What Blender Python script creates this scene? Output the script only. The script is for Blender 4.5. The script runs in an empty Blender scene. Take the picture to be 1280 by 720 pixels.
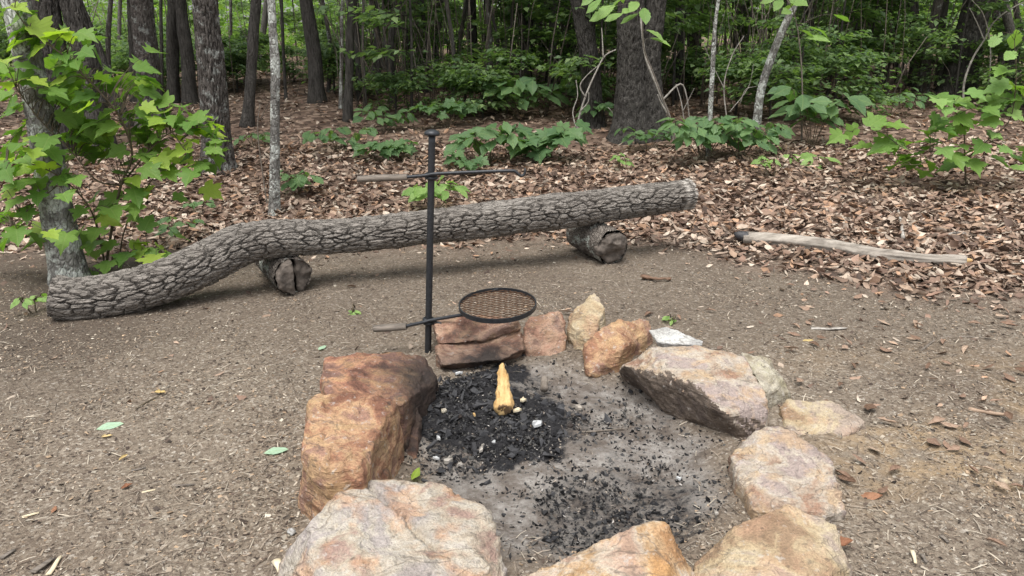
import bpy, bmesh, math, random
import numpy as np
from mathutils import Vector, Matrix

# ------------------------------------------------------------------ camera, sky, sun, exposure
scene = bpy.context.scene
CAMZ, PITCH, FPX = 1.55, math.radians(17.9), 931.0
cam_data = bpy.data.cameras.new('camera')
cam = bpy.data.objects.new('camera', cam_data)
scene.collection.objects.link(cam)
cam.location = (0, 0, CAMZ)
cam.rotation_euler = (math.radians(90) - PITCH, 0, 0)
cam_data.sensor_width = 36.0
cam_data.lens = 36.0 * FPX / 1280.0
cam_data.clip_start = 0.05
cam_data.clip_end = 2000
scene.camera = cam

SUN_EL, SUN_ROT = math.radians(70), math.radians(200)
world = bpy.data.worlds.new('World')
scene.world = world
world.use_nodes = True
wn, wl = world.node_tree.nodes, world.node_tree.links
wn.clear()
w_out = wn.new('ShaderNodeOutputWorld')
w_bg = wn.new('ShaderNodeBackground')
w_sky = wn.new('ShaderNodeTexSky')
w_sky.sky_type = 'NISHITA'
w_sky.sun_disc = False
w_sky.sun_elevation = SUN_EL
w_sky.sun_rotation = SUN_ROT
w_sky.dust_density = 4.0
w_hsv = wn.new('ShaderNodeHueSaturation')
w_hsv.inputs['Saturation'].default_value = 0.22
wl.new(w_sky.outputs[0], w_hsv.inputs['Color'])
wl.new(w_hsv.outputs[0], w_bg.inputs['Color'])
w_bg.inputs['Strength'].default_value = 0.15
wl.new(w_bg.outputs[0], w_out.inputs[0])

sun_data = bpy.data.lights.new('sun', 'SUN')
sun_data.energy = 1.5
sun_data.angle = math.radians(38)
sun_data.color = (1.0, 0.96, 0.9)
sun = bpy.data.objects.new('sun', sun_data)
scene.collection.objects.link(sun)
# sun direction: azimuth SUN_ROT measured clockwise from +Y
sd = Vector((math.sin(SUN_ROT) * math.cos(SUN_EL), math.cos(SUN_ROT) * math.cos(SUN_EL), math.sin(SUN_EL)))
sun.rotation_euler = sd.to_track_quat('Z', 'Y').to_euler()

scene.view_settings.view_transform = 'Standard'
scene.view_settings.look = 'None'
scene.view_settings.gamma = 1.0
scene.view_settings.use_curve_mapping = False
scene.view_settings.exposure = 0.88
scene.cycles.use_denoising = True
scene.cycles.max_bounces = 6
scene.cycles.diffuse_bounces = 4
scene.cycles.glossy_bounces = 2
scene.cycles.transmission_bounces = 4

# ------------------------------------------------------------------ helpers
rng = np.random.default_rng(11)
random.seed(11)
COL = scene.collection

def hash3(ix, iy, iz, seed):
    h = (ix * 374761393 + iy * 668265263 + iz * 2147483647 + seed * 974711) & 0xffffffff
    h = ((h ^ (h >> 13)) * 1274126177) & 0xffffffff
    h = ((h ^ (h >> 16)) * 2246822519) & 0xffffffff
    return ((h ^ (h >> 15)) & 0xffffff) / float(0xffffff)

def vnoise(p, seed=0):
    p = np.asarray(p, float)
    i = np.floor(p).astype(np.int64)
    f = p - i
    f = f * f * f * (f * (f * 6 - 15) + 10)
    r = 0
    for dx in (0, 1):
        wx = f[..., 0] if dx else 1 - f[..., 0]
        for dy in (0, 1):
            wy = f[..., 1] if dy else 1 - f[..., 1]
            for dz in (0, 1):
                wz = f[..., 2] if dz else 1 - f[..., 2]
                r = r + wx * wy * wz * hash3(i[..., 0] + dx, i[..., 1] + dy, i[..., 2] + dz, seed)
    return r * 2 - 1

def fbm(p, octv=4, seed=0, gain=0.5):
    p = np.asarray(p, float)
    a, s, r = 1.0, 0.0, 0
    for k in range(octv):
        r = r + a * vnoise(p * (2.03 ** k) + 17.3 * k, seed + k)
        s += a
        a *= gain
    return r / s

def smooth(a, b, x):
    t = np.clip((x - a) / (b - a), 0, 1)
    return t * t * (3 - 2 * t)

def worley(u, v, seed=0, wrap=None):
    iu, iv = np.floor(u).astype(np.int64), np.floor(v).astype(np.int64)
    f1 = np.full(u.shape, 9.0); f2 = np.full(u.shape, 9.0); cid = np.zeros(u.shape)
    for du in (-1, 0, 1):
        for dv in (-1, 0, 1):
            cu, cv = iu + du, iv + dv
            cvw = cv % wrap if wrap else cv
            z = np.zeros_like(cu)
            px = cu + 0.1 + 0.8 * hash3(cu, cvw, z, seed)
            py = cv + 0.1 + 0.8 * hash3(cu, cvw, z + 1, seed)
            d = np.sqrt((u - px) ** 2 + (v - py) ** 2)
            h = hash3(cu, cvw, z + 2, seed)
            closer = d < f1
            f2 = np.where(closer, f1, np.minimum(f2, d))
            cid = np.where(closer, h, cid)
            f1 = np.where(closer, d, f1)
    return f1, f2, cid

# pixel -> ray (photo pixels, 1280 x 720)
cP, sP = math.cos(PITCH), math.sin(PITCH)
def ray(px, py):
    u, v = (px - 640) / FPX, (py - 360) / FPX
    return np.array([u, cP - v * sP, -sP - v * cP])
def at_y(px, py, Y):
    d = ray(px, py)
    return np.array([0, 0, CAMZ]) + d * (Y / d[1])
def at_z(px, py, z):
    d = ray(px, py)
    return np.array([0, 0, CAMZ]) + d * ((z - CAMZ) / d[2])

PIT = np.array([0.21, 2.77])
def pit_d(x, y):
    return np.hypot((x - PIT[0]) / 0.70, (y - PIT[1]) / 0.84)
def height(x, y):
    x = np.asarray(x, float); y = np.asarray(y, float)
    t = np.maximum(y - 6.0, 0)
    z = np.where(t < 10, 0.1 * t * smooth(0, 2.5, t), 1.0 + 0.02 * (t - 10))
    z = z + 0.10 * smooth(1.2, 3.2, x) * smooth(5.0, 6.6, y)
    q = np.stack([x * 0.55, y * 0.55, np.zeros_like(x)], -1)
    z = z + fbm(q, 3, 3) * (0.025 + 0.06 * smooth(6, 10, y)) - 0.0
    d = pit_d(x, y)
    z = z * smooth(0.8, 1.5, d) - 0.06 * (1 - smooth(0.6, 1.02, d))
    return z
FIRE = np.array([-0.09, 3.02])
def fire_d(x, y):
    return np.hypot((x - FIRE[0]) / 0.40, (y - FIRE[1]) / 0.46)
def heap(x, y):
    return 0.045 * (1 - smooth(0.1, 1.05, fire_d(x, y)))
def hz(x, y):
    return float(height(np.array([x]), np.array([y]))[0])
def at_ground(px, py):
    d = ray(px, py)
    o = np.array([0, 0, CAMZ])
    t = np.linspace(0.8, 45, 6000)
    P = o + d * t[:, None]
    below = P[:, 2] < height(P[:, 0], P[:, 1])
    k = int(np.argmax(below)) if below.any() else len(t) - 1
    return P[k]
def proj(P):
    P = np.asarray(P, float) - np.array([0, 0, CAMZ])
    dep = P[..., 1] * cP - P[..., 2] * sP
    up = P[..., 1] * sP + P[..., 2] * cP
    return 640 + FPX * P[..., 0] / dep, 360 - FPX * up / dep, dep

def mesh_np(name, V, F, mat=None, smooth_shade=True, cols=None, attrs=None):
    """V (n,3), F (m,k) all faces same size"""
    V = np.ascontiguousarray(V, dtype=np.float32)
    F = np.ascontiguousarray(F, dtype=np.int32)
    me = bpy.data.meshes.new(name)
    me.vertices.add(len(V)); me.vertices.foreach_set('co', V.ravel())
    k = F.shape[1]
    me.loops.add(F.size); me.loops.foreach_set('vertex_index', F.ravel())
    me.polygons.add(len(F))
    me.polygons.foreach_set('loop_start', np.arange(0, F.size, k, dtype=np.int32))
    me.polygons.foreach_set('use_smooth', np.full(len(F), smooth_shade, dtype=bool))
    me.update(calc_edges=True)
    if cols is not None:
        a = me.color_attributes.new('col', 'FLOAT_COLOR', 'POINT')
        c4 = np.ones((len(V), 4), np.float32); c4[:, :3] = cols
        a.data.foreach_set('color', c4.ravel())
    for n_, vals in (attrs or {}).items():
        a = me.attributes.new(n_, 'FLOAT', 'POINT')
        a.data.foreach_set('value', np.ascontiguousarray(vals, dtype=np.float32))
    if mat: me.materials.append(mat)
    me.validate()
    return me

def link(name, me, parent=None, loc=None):
    o = bpy.data.objects.new(name, me)
    COL.objects.link(o)
    if parent: o.parent = parent
    if loc is not None: o.location = [float(c) for c in loc]
    return o
def tag(o, label=None, cat=None, group=None, kind=None):
    if label: o['label'] = label
    if cat: o['category'] = cat
    if group: o['group'] = group
    if kind: o['kind'] = kind
    return o
def thing(name, loc, label, cat, group=None):
    return tag(link(name, None, None, loc), label, cat, group)
def centred(name, me, loc, parent=None):
    """mesh given in world coordinates becomes an object with its origin at loc"""
    loc = Vector([float(c) for c in loc])
    me.transform(Matrix.Translation(-loc))
    if parent:
        return link(name, me, parent, loc - parent.location)
    return link(name, me, None, loc)

# ------------------------------------------------------------------ materials
def new_mat(name):
    m = bpy.data.materials.new(name); m.use_nodes = True
    nt = m.node_tree; nt.nodes.clear()
    out = nt.nodes.new('ShaderNodeOutputMaterial')
    return m, nt, out
class NB:
    def __init__(s, nt): s.nt = nt
    def n(s, t, **kw):
        nd = s.nt.nodes.new(t)
        for k, v in kw.items(): setattr(nd, k, v)
        return nd
    def set(s, nd, **inp):
        for k, v in inp.items():
            k = k.replace('_', ' ')
            if hasattr(v, 'is_linked') or isinstance(v, bpy.types.NodeSocket): s.nt.links.new(v, nd.inputs[k])
            else: nd.inputs[k].default_value = v
        return nd
    def coord(s, which='Object'): return s.n('ShaderNodeTexCoord').outputs[which]
    def mapping(s, vec, scale=(1, 1, 1), loc=(0, 0, 0), rot=(0, 0, 0)):
        nd = s.n('ShaderNodeMapping'); s.nt.links.new(vec, nd.inputs['Vector'])
        nd.inputs['Scale'].default_value = scale; nd.inputs['Location'].default_value = loc; nd.inputs['Rotation'].default_value = rot
        return nd.outputs[0]
    def noise(s, vec, scale, detail=5, rough=0.6, dist=0.0):
        nd = s.n('ShaderNodeTexNoise'); s.nt.links.new(vec, nd.inputs['Vector'])
        nd.inputs['Scale'].default_value = scale; nd.inputs['Detail'].default_value = detail
        nd.inputs['Roughness'].default_value = rough; nd.inputs['Distortion'].default_value = dist
        return nd.outputs['Fac']
    def voro(s, vec, scale, feature='F1', out='Distance', rand=1.0):
        nd = s.n('ShaderNodeTexVoronoi', feature=feature); s.nt.links.new(vec, nd.inputs['Vector'])
        nd.inputs['Scale'].default_value = scale; nd.inputs['Randomness'].default_value = rand
        return nd.outputs[out]
    def ramp(s, fac, stops):
        nd = s.n('ShaderNodeValToRGB'); s.nt.links.new(fac, nd.inputs[0])
        el = nd.color_ramp.elements
        while len(el) < len(stops): el.new(0.5)
        for e, (p, c) in zip(el, stops):
            e.position = p; e.color = (*c, 1) if len(c) == 3 else c
        return nd.outputs[0]
    def rng(s, v, a, b, c=0.0, d=1.0):
        nd = s.n('ShaderNodeMapRange'); s.nt.links.new(v, nd.inputs[0])
        for i, x in enumerate((a, b, c, d)): nd.inputs[i + 1].default_value = x
        return nd.outputs[0]
    def mix(s, fac, a, b, mode='MIX'):
        nd = s.n('ShaderNodeMix', data_type='RGBA', blend_type=mode)
        for i, v in ((0, fac), (6, a), (7, b)):
            if isinstance(v, bpy.types.NodeSocket): s.nt.links.new(v, nd.inputs[i])
            else: nd.inputs[i].default_value = (*v, 1) if isinstance(v, tuple) and len(v) == 3 else v
        return nd.outputs[2]
    def math(s, op, a, b=0.0):
        nd = s.n('ShaderNodeMath', operation=op)
        for i, v in enumerate((a, b)):
            if isinstance(v, bpy.types.NodeSocket): s.nt.links.new(v, nd.inputs[i])
            else: nd.inputs[i].default_value = v
        return nd.outputs[0]
    def attr(s, name, out='Fac'):
        return s.n('ShaderNodeAttribute', attribute_name=name).outputs[out]
    def bump(s, h, strength=0.5, dist=0.01, normal=None):
        nd = s.n('ShaderNodeBump'); s.nt.links.new(h, nd.inputs['Height'])
        nd.inputs['Strength'].default_value = strength; nd.inputs['Distance'].default_value = dist
        if normal: s.nt.links.new(normal, nd.inputs['Normal'])
        return nd.outputs[0]
    def principled(s, out, color, rough=0.85, normal=None, spec=0.3, metal=0.0):
        nd = s.n('ShaderNodeBsdfPrincipled')
        for k, v in (('Base Color', color), ('Roughness', rough), ('Specular IOR Level', spec), ('Metallic', metal)):
            if isinstance(v, bpy.types.NodeSocket): s.nt.links.new(v, nd.inputs[k])
            else: nd.inputs[k].default_value = (*v, 1) if isinstance(v, tuple) and len(v) == 3 else v
        if normal: s.nt.links.new(normal, nd.inputs['Normal'])
        s.nt.links.new(nd.outputs[0], out.inputs['Surface'])
        return nd

def mat_ground():
    m, nt, out = new_mat('soil'); b = NB(nt)
    c = b.coord()
    big = b.noise(c, 1.1, 4, 0.55)
    mid = b.noise(c, 9, 5, 0.65)
    fine = b.noise(c, 70, 4, 0.7)
    chips = b.voro(b.mapping(c, (1, 1, 1)), 85, out='Color')
    sep = b.n('ShaderNodeSeparateColor'); nt.links.new(chips, sep.inputs[0])
    soil = b.ramp(big, [(0.30, (0.135, 0.105, 0.078)), (0.5, (0.20, 0.165, 0.128)), (0.68, (0.255, 0.215, 0.165))])
    soil = b.mix(b.rng(mid, 0.3, 0.7), soil, b.mix(0.5, soil, (0.11, 0.085, 0.066)))
    chipc = b.ramp(sep.outputs[0], [(0.0, (0.07, 0.052, 0.042)), (0.3, (0.16, 0.125, 0.095)), (0.7, (0.24, 0.2, 0.155)), (0.9, (0.36, 0.31, 0.25)), (1.0, (0.5, 0.46, 0.4))])
    soil = b.mix(b.rng(fine, 0.38, 0.62, 0.15, 0.8), soil, chipc)
    # ochre clay patches worn through on the right
    clay = b.attr('clay')
    soil = b.mix(b.math('MULTIPLY', clay, b.rng(mid, 0.35, 0.6)), soil, (0.36, 0.255, 0.145))
    dark_soil = b.attr('dark_soil')
    soil = b.mix(dark_soil, soil, (0.075, 0.058, 0.045))
    # ground under litter
    lit = b.attr('litter')
    lv = b.voro(b.mapping(c, (1, 1, 1), rot=(0, 0, 0.4)), 11, out='Color')
    sep2 = b.n('ShaderNodeSeparateColor'); nt.links.new(lv, sep2.inputs[0])
    litc = b.ramp(sep2.outputs[1], [(0, (0.05, 0.034, 0.026)), (0.4, (0.12, 0.08, 0.06)), (0.75, (0.2, 0.14, 0.105)), (1, (0.3, 0.22, 0.17))])
    soil = b.mix(lit, soil, litc)
    # ash and char in the fire ring
    ash = b.attr('ash')
    an = b.noise(c, 7, 6, 0.7)
    an2 = b.noise(c, 34, 5, 0.75)
    ashc = b.ramp(an2, [(0.3, (0.11, 0.1, 0.09)), (0.5, (0.24, 0.22, 0.2)), (0.7, (0.36, 0.345, 0.32))])
    ashc = b.mix(b.rng(an, 0.42, 0.6), ashc, (0.12, 0.1, 0.085))
    soil = b.mix(b.math('MULTIPLY', ash, b.rng(an, 0.2, 0.36, 0.55, 1.0)), soil, ashc)
    char = b.attr('char')
    cm = b.rng(b.math('ADD', b.math('MULTIPLY', char, 1.5), b.math('SUBTRACT', an2, 0.95)), 0.0, 0.22)
    soil = b.mix(cm, soil, b.ramp(fine, [(0.3, (0.008, 0.008, 0.009)), (0.7, (0.035, 0.034, 0.036))]))
    n1 = b.bump(fine, 0.8, 0.012)
    n2 = b.bump(chips, 0.5, 0.006, n1)
    n3 = b.bump(an2, 0.5, 0.02, n2)
    b.principled(out, soil, 0.95, n3, 0.15)
    return m

def mat_vcol(name, rough=0.9, trans=0.0, spec=0.2, jitter=0.0):
    m, nt, out = new_mat(name); b = NB(nt)
    col = b.attr('col', 'Color')
    c = b.coord()
    col = b.mix(0.35, col, b.mix(1.0, col, b.ramp(b.noise(c, 45, 3), [(0.3, (0.45, 0.45, 0.45)), (0.7, (1.25, 1.22, 1.15))]), 'MULTIPLY'))
    p = b.principled(out, col, rough, None, spec)
    if trans:
        t = b.n('ShaderNodeBsdfTranslucent'); nt.links.new(b.mix(1.0, col, (1.25, 1.45, 0.6), 'MULTIPLY'), t.inputs[0])
        ms = b.n('ShaderNodeMixShader'); ms.inputs[0].default_value = trans
        nt.links.new(p.outputs[0], ms.inputs[1]); nt.links.new(t.outputs[0], ms.inputs[2])
        nt.links.new(ms.outputs[0], out.inputs['Surface'])
    return m

def mat_leaf(name, c1, c2, trans=0.4, rough=0.5):
    """single living leaves: colour drawn per object, veins in the relief"""
    m, nt, out = new_mat(name); b = NB(nt)
    r = b.n('ShaderNodeObjectInfo').outputs['Random']
    c = b.coord()
    sp = b.n('ShaderNodeSeparateXYZ'); nt.links.new(c, sp.inputs[0])
    ax = b.math('ABSOLUTE', sp.outputs[0])
    st = b.math('SUBTRACT', sp.outputs[1], b.math('MULTIPLY', ax, 0.9))
    w = b.math('SINE', b.math('MULTIPLY', st, 48.0))
    vein = b.rng(w, 0.75, 1.0)
    mid = b.rng(ax, 0.012, 0.028, 1.0, 0.0)
    v = b.math('MAXIMUM', b.math('MULTIPLY', vein, 0.5), mid)
    col = b.ramp(r, [(0.0, c1), (1.0, c2)])
    col = b.mix(b.rng(b.noise(c, 3.5, 4), 0.35, 0.7, 0, 0.5), col, b.mix(1.0, col, (0.7, 0.78, 0.6), 'MULTIPLY'))
    col = b.mix(b.math('MULTIPLY', v, 0.4), col, b.mix(0.5, col, (0.35, 0.42, 0.16)))
    nrm = b.bump(v, 0.35, 0.02)
    p = b.principled(out, col, rough, nrm, 0.35)
    t = b.n('ShaderNodeBsdfTranslucent'); nt.links.new(b.mix(1.0, col, (1.3, 1.5, 0.5), 'MULTIPLY'), t.inputs[0])
    ms = b.n('ShaderNodeMixShader'); ms.inputs[0].default_value = trans
    nt.links.new(p.outputs[0], ms.inputs[1]); nt.links.new(t.outputs[0], ms.inputs[2])
    nt.links.new(ms.outputs[0], out.inputs['Surface'])
    return m

def mat_dead_leaf(name, c1, c2, c3):
    m, nt, out = new_mat(name); b = NB(nt)
    r = b.n('ShaderNodeObjectInfo').outputs['Random']
    c = b.coord()
    col = b.ramp(r, [(0.0, c1), (0.5, c2), (1.0, c3)])
    col = b.mix(b.rng(b.noise(c, 4, 5), 0.35, 0.7, 0, 0.7), col, b.mix(1.0, col, (0.6, 0.52, 0.45), 'MULTIPLY'))
    b.principled(out, col, 0.7, b.bump(b.noise(c, 9, 4), 0.4, 0.05), 0.3)
    return m

def mat_rock(name, stops, tint=None, tint_amt=0.4, soot=0.0, scale=5.0, strata=(0.2, 0.1, 1.0), dark=None):
    """weathered stone: mottled minerals, thin layers, rust stains; soot = blackening on the side of the fire"""
    m, nt, out = new_mat(name); b = NB(nt)
    geo = b.n('ShaderNodeNewGeometry')
    c = geo.outputs['Position']
    n1 = b.noise(c, scale, 7, 0.62, 0.6)
    col = b.ramp(b.rng(n1, 0.30, 0.70), [((p_ - .3) * 1.25 + .18, k_) for p_, k_ in stops])
    n2 = b.noise(c, scale * 1.7, 5, 0.6, 0.3)
    if tint: col = b.mix(b.rng(n2, 0.5, 0.62, 0, tint_amt), col, tint)
    sv = b.mapping(c, (6, 6, 46), rot=strata)
    s = b.noise(sv, 1.0, 5, 0.65, 0.5)
    col = b.mix(b.rng(s, 0.32, 0.52, 0.45, 0.0), col, b.mix(1.0, col, (0.42, 0.38, 0.35), 'MULTIPLY'))
    g = b.noise(c, 130, 3, 0.7)
    col = b.mix(0.55, col, b.mix(1.0, col, b.ramp(g, [(0.3, (0.5, 0.5, 0.5)), (0.7, (1.35, 1.33, 1.28))]), 'MULTIPLY'))
    spk = b.noise(c, 38, 4, 0.6)
    col = b.mix(b.rng(spk, 0.60, 0.70, 0, 0.55), col, (0.48, 0.45, 0.41))
    col = b.mix(b.rng(spk, 0.42, 0.3, 0, 0.5), col, (0.06, 0.05, 0.045))
    vn = b.noise(c, scale * .8, 3, 0.5, 1.2)
    vein = b.rng(b.math('ABSOLUTE', b.math('SUBTRACT', vn, 0.47)), 0.0, 0.012, 1.0, 0.0)
    col = b.mix(b.math('MULTIPLY', vein, 0.6), col, (0.10, 0.08, 0.065))
    if soot:
        vm = b.n('ShaderNodeVectorMath', operation='DISTANCE'); nt.links.new(c, vm.inputs[0])
        vm.inputs[1].default_value = (FIRE[0] + .03, FIRE[1], 0.0)
        d = b.math('ADD', vm.outputs['Value'], b.math('MULTIPLY', b.math('SUBTRACT', n1, 0.5), 0.5))
        col = b.mix(b.rng(d, 0.42, 0.68, soot, 0.0), col, (0.03, 0.026, 0.024))
    if dark: col = b.mix(dark, col, (0.1, 0.075, 0.06))
    hs = b.n('ShaderNodeHueSaturation'); hs.inputs['Saturation'].default_value = 0.94; hs.inputs['Value'].default_value = 0.97
    nt.links.new(col, hs.inputs['Color']); col = hs.outputs[0]
    h = b.math('ADD', b.math('MULTIPLY', s, 0.9), b.math('ADD', b.math('MULTIPLY', g, 0.25), b.math('MULTIPLY', spk, 0.5)))
    b.principled(out, col, 0.9, b.bump(h, 1.0, 0.022), 0.25)
    return m

def mat_bark(name, c_lo, c_hi, lichen=0.0, lichen_col=(0.42, 0.45, 0.40), zscale=0.25, sc=30, along=2, worn=None):
    m, nt, out = new_mat(name); b = NB(nt)
    c = b.coord()
    s = [1, 1, 1]; s[along] = zscale
    v = b.mapping(c, tuple(s))
    n = b.noise(v, sc, 6, 0.65, 0.4)
    n0 = b.noise(c, 3.0, 4, 0.6)
    col = b.ramp(n, [(0.28, c_lo), (0.68, c_hi)])
    col = b.mix(b.rng(n0, 0.35, 0.7, 0, 0.4), col, b.mix(1.0, col, (0.65, 0.62, 0.6), 'MULTIPLY'))
    if lichen:
        ln = b.noise(c, 9, 5, 0.62)
        ln2 = b.noise(c, 55, 3, 0.6)
        k = b.rng(b.math('ADD', ln, b.math('MULTIPLY', ln2, 0.25)), 0.68 - lichen * 0.2, 0.76 - lichen * 0.2, 0, 0.85)
        col = b.mix(k, col, lichen_col)
    if worn: col = b.mix(b.attr('worn'), col, worn)
    vo = b.voro(b.mapping(c, tuple(s)), sc * 1.6, 'DISTANCE_TO_EDGE')
    h = b.math('ADD', b.math('MULTIPLY', n, 0.7), b.rng(vo, 0.0, 0.18))
    b.principled(out, col, 0.95, b.bump(h, 0.8, 0.012), 0.15)
    return m

def mat_simple(name, c1, c2, sc=20, rough=0.7, metal=0.0, bumpd=0.003, stretch=(1, 1, 1), spec=0.3):
    m, nt, out = new_mat(name); b = NB(nt)
    c = b.mapping(b.coord(), stretch)
    n = b.noise(c, sc, 6, 0.65)
    b.principled(out, b.ramp(n, [(0.32, c1), (0.68, c2)]), rough, b.bump(n, 0.5, bumpd), spec, metal)
    return m

M = {}
M['ground'] = mat_ground()
M['litter'] = mat_vcol('leaf_litter', 0.75, 0.0, 0.25)
M['chips'] = mat_vcol('wood_chips', 0.9)
M['foliage'] = mat_vcol('foliage', 0.5, 0.48, 0.35)
M['charcoal'] = mat_simple('charcoal', (0.006, 0.006, 0.007), (0.055, 0.055, 0.06), 40, 0.6, spec=0.5)
M['iron'] = mat_simple('black_iron', (0.018, 0.02, 0.024), (0.04, 0.043, 0.048), 60, 0.45, 0.35, 0.001, spec=0.5)
M['rust'] = mat_simple('rusty_iron', (0.035, 0.022, 0.016), (0.14, 0.075, 0.04), 45, 0.75, 0.2, 0.001)
M['handle'] = mat_simple('weathered_wood', (0.05, 0.043, 0.037), (0.25, 0.215, 0.18), 55, 0.85, 0, 0.004, (0.10, 1, 1))
M['log'] = mat_bark('log_bark', (0.095, 0.084, 0.074), (0.31, 0.285, 0.255), 0.0, (0.42, 0.44, 0.41), 0.3, 34, 0, (0.42, 0.39, 0.35))
M['log_end'] = mat_simple('cut_wood', (0.19, 0.16, 0.13), (0.42, 0.38, 0.33), 26, 0.9, 0, 0.006)
M['block_end'] = mat_simple('dark_cut_wood', (0.05, 0.042, 0.036), (0.15, 0.125, 0.105), 18, 0.9, 0, 0.008)
M['block'] = mat_bark('block_bark', (0.06, 0.05, 0.043), (0.22, 0.195, 0.17), 0.1, (0.4, 0.42, 0.38), 0.3, 34, 1)
M['bark'] = mat_bark('dark_bark', (0.026, 0.024, 0.022), (0.118, 0.11, 0.10), 0.0, zscale=.16, sc=42)
M['bark_grey'] = mat_bark('grey_bark', (0.035, 0.031, 0.028), (0.165, 0.148, 0.135), 0.05, (0.28, 0.29, 0.27), .16, 42)
M['bark_bg'] = mat_bark('ash_grey_bark', (0.07, 0.066, 0.06), (0.23, 0.215, 0.195), 0.0, zscale=.16, sc=42)
M['bark_pale'] = mat_bark('pale_bark', (0.07, 0.065, 0.06), (0.30, 0.29, 0.27), 0.35, (0.52, 0.54, 0.50), 0.5, 22)
M['twig'] = mat_simple('twig', (0.08, 0.065, 0.05), (0.22, 0.19, 0.16), 25, 0.9)
M['stem'] = mat_simple('stem', (0.05, 0.04, 0.028), (0.12, 0.095, 0.06), 25, 0.8)
M['dead_wood'] = mat_simple('bleached_wood', (0.16, 0.145, 0.125), (0.42, 0.39, 0.35), 22, 0.9, 0, 0.004)
M['branch'] = mat_simple('grey_branch_wood', (0.10, 0.085, 0.07), (0.40, 0.36, 0.31), 16, 0.9, 0, 0.01, (0.12, 1, 1))
M['firewood'] = mat_simple('split_firewood', (0.36, 0.21, 0.075), (0.66, 0.47, 0.23), 14, 0.8, 0, 0.008, (1, 0.25, 1))
M['maple'] = mat_leaf('maple_leaf', (0.105, 0.21, 0.042), (0.19, 0.31, 0.065))
M['maple_young'] = mat_leaf('young_maple_leaf', (0.27, 0.40, 0.06), (0.37, 0.48, 0.085), 0.45)
M['sprout'] = mat_leaf('sprout_leaf', (0.18, 0.31, 0.09), (0.27, 0.41, 0.13))
M['under'] = mat_leaf('understory_leaf', (0.085, 0.165, 0.075), (0.15, 0.25, 0.105), 0.4)
M['pale_leaf'] = mat_leaf('fallen_green_leaf', (0.30, 0.43, 0.31), (0.35, 0.47, 0.35), 0.1)
M['dead'] = mat_dead_leaf('dead_leaf', (0.14, 0.085, 0.055), (0.27, 0.18, 0.13), (0.42, 0.32, 0.24))
M['dead_yellow'] = mat_dead_leaf('yellow_dead_leaf', (0.5, 0.38, 0.16), (0.55, 0.43, 0.2), (0.6, 0.48, 0.25))
M['dead_red'] = mat_dead_leaf('rust_dead_leaf', (0.24, 0.11, 0.06), (0.28, 0.14, 0.08), (0.32, 0.17, 0.1))

# ------------------------------------------------------------------ geometry builders
def frames(P):
    P = np.asarray(P, float)
    T = np.gradient(P, axis=0); T /= np.linalg.norm(T, axis=1)[:, None] + 1e-9
    n = np.cross(T[0], [0.31, 0.17, 0.93]); n /= np.linalg.norm(n)
    N = []
    for t in T:
        n = n - t * np.dot(n, t); n = n / (np.linalg.norm(n) + 1e-9); N.append(n)
    N = np.array(N)
    return T, N, np.cross(T, N)
def resample(P, R, step=None, n=None):
    """Catmull-Rom through the points, even steps"""
    P = np.asarray(P, float); R = np.asarray(R, float)
    Q = np.vstack([2 * P[0] - P[1], P, 2 * P[-1] - P[-2]])
    out, rr = [], []
    for i in range(len(P) - 1):
        for t in np.linspace(0, 1, 24, endpoint=False):
            a, b_, c, d = Q[i:i + 4]
            out.append(0.5 * ((2 * b_) + (c - a) * t + (2 * a - 5 * b_ + 4 * c - d) * t ** 2 + (3 * b_ - a - 3 * c + d) * t ** 3))
            rr.append(R[i] + (R[i + 1] - R[i]) * t)
    out.append(P[-1]); rr.append(R[-1])
    out = np.array(out); rr = np.array(rr)
    s = np.concatenate([[0], np.cumsum(np.linalg.norm(np.diff(out, axis=0), axis=1))])
    if n is None: n = max(3, int(s[-1] / step) + 1)
    q = np.linspace(0, s[-1], n)
    return np.stack([np.interp(q, s, out[:, k]) for k in range(3)], 1), np.interp(q, s, rr), q

def tube(P, R, nseg=8, disp=None, S=None, cap=True):
    """returns V, F(quads) of a tube; caps are closed by a collapsed ring"""
    T, N, B = frames(P)
    th = np.linspace(0, 2 * np.pi, nseg, endpoint=False)
    rr = np.repeat(np.asarray(R, float)[:, None], nseg, 1)
    if disp is not None: rr = rr + disp(S[:, None] + 0 * th[None, :], th[None, :] + 0 * S[:, None])
    V = P[:, None, :] + rr[..., None] * (np.cos(th)[None, :, None] * N[:, None, :] + np.sin(th)[None, :, None] * B[:, None, :])
    n = len(P)
    V = V.reshape(-1, 3)
    i = np.arange(n - 1)[:, None] * nseg; j = np.arange(nseg)[None, :]; j2 = (j + 1) % nseg
    F = np.stack([i + j, i + j2, i + nseg + j2, i + nseg + j], -1).reshape(-1, 4)
    if cap:
        base = len(V)
        V = np.vstack([V, np.repeat(P[:1], nseg, 0), np.repeat(P[-1:], nseg, 0)])
        jj = np.arange(nseg); j2 = (jj + 1) % nseg
        f0 = np.stack([jj, base + jj, base + j2, j2], -1)
        o = (n - 1) * nseg
        f1 = np.stack([o + jj, o + j2, base + nseg + j2, base + nseg + jj], -1)
        F = np.vstack([F, f0, f1])
    return V, F
def join(parts):
    Vs, Fs, o = [], [], 0
    for V, F in parts:
        Vs.append(V); Fs.append(F + o); o += len(V)
    return np.vstack(Vs), np.vstack(Fs)
def simple_tube(P, R, nseg=6, step=0.05):
    P2, R2, _ = resample(P, R, step)
    return tube(P2, R2, nseg)

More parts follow.
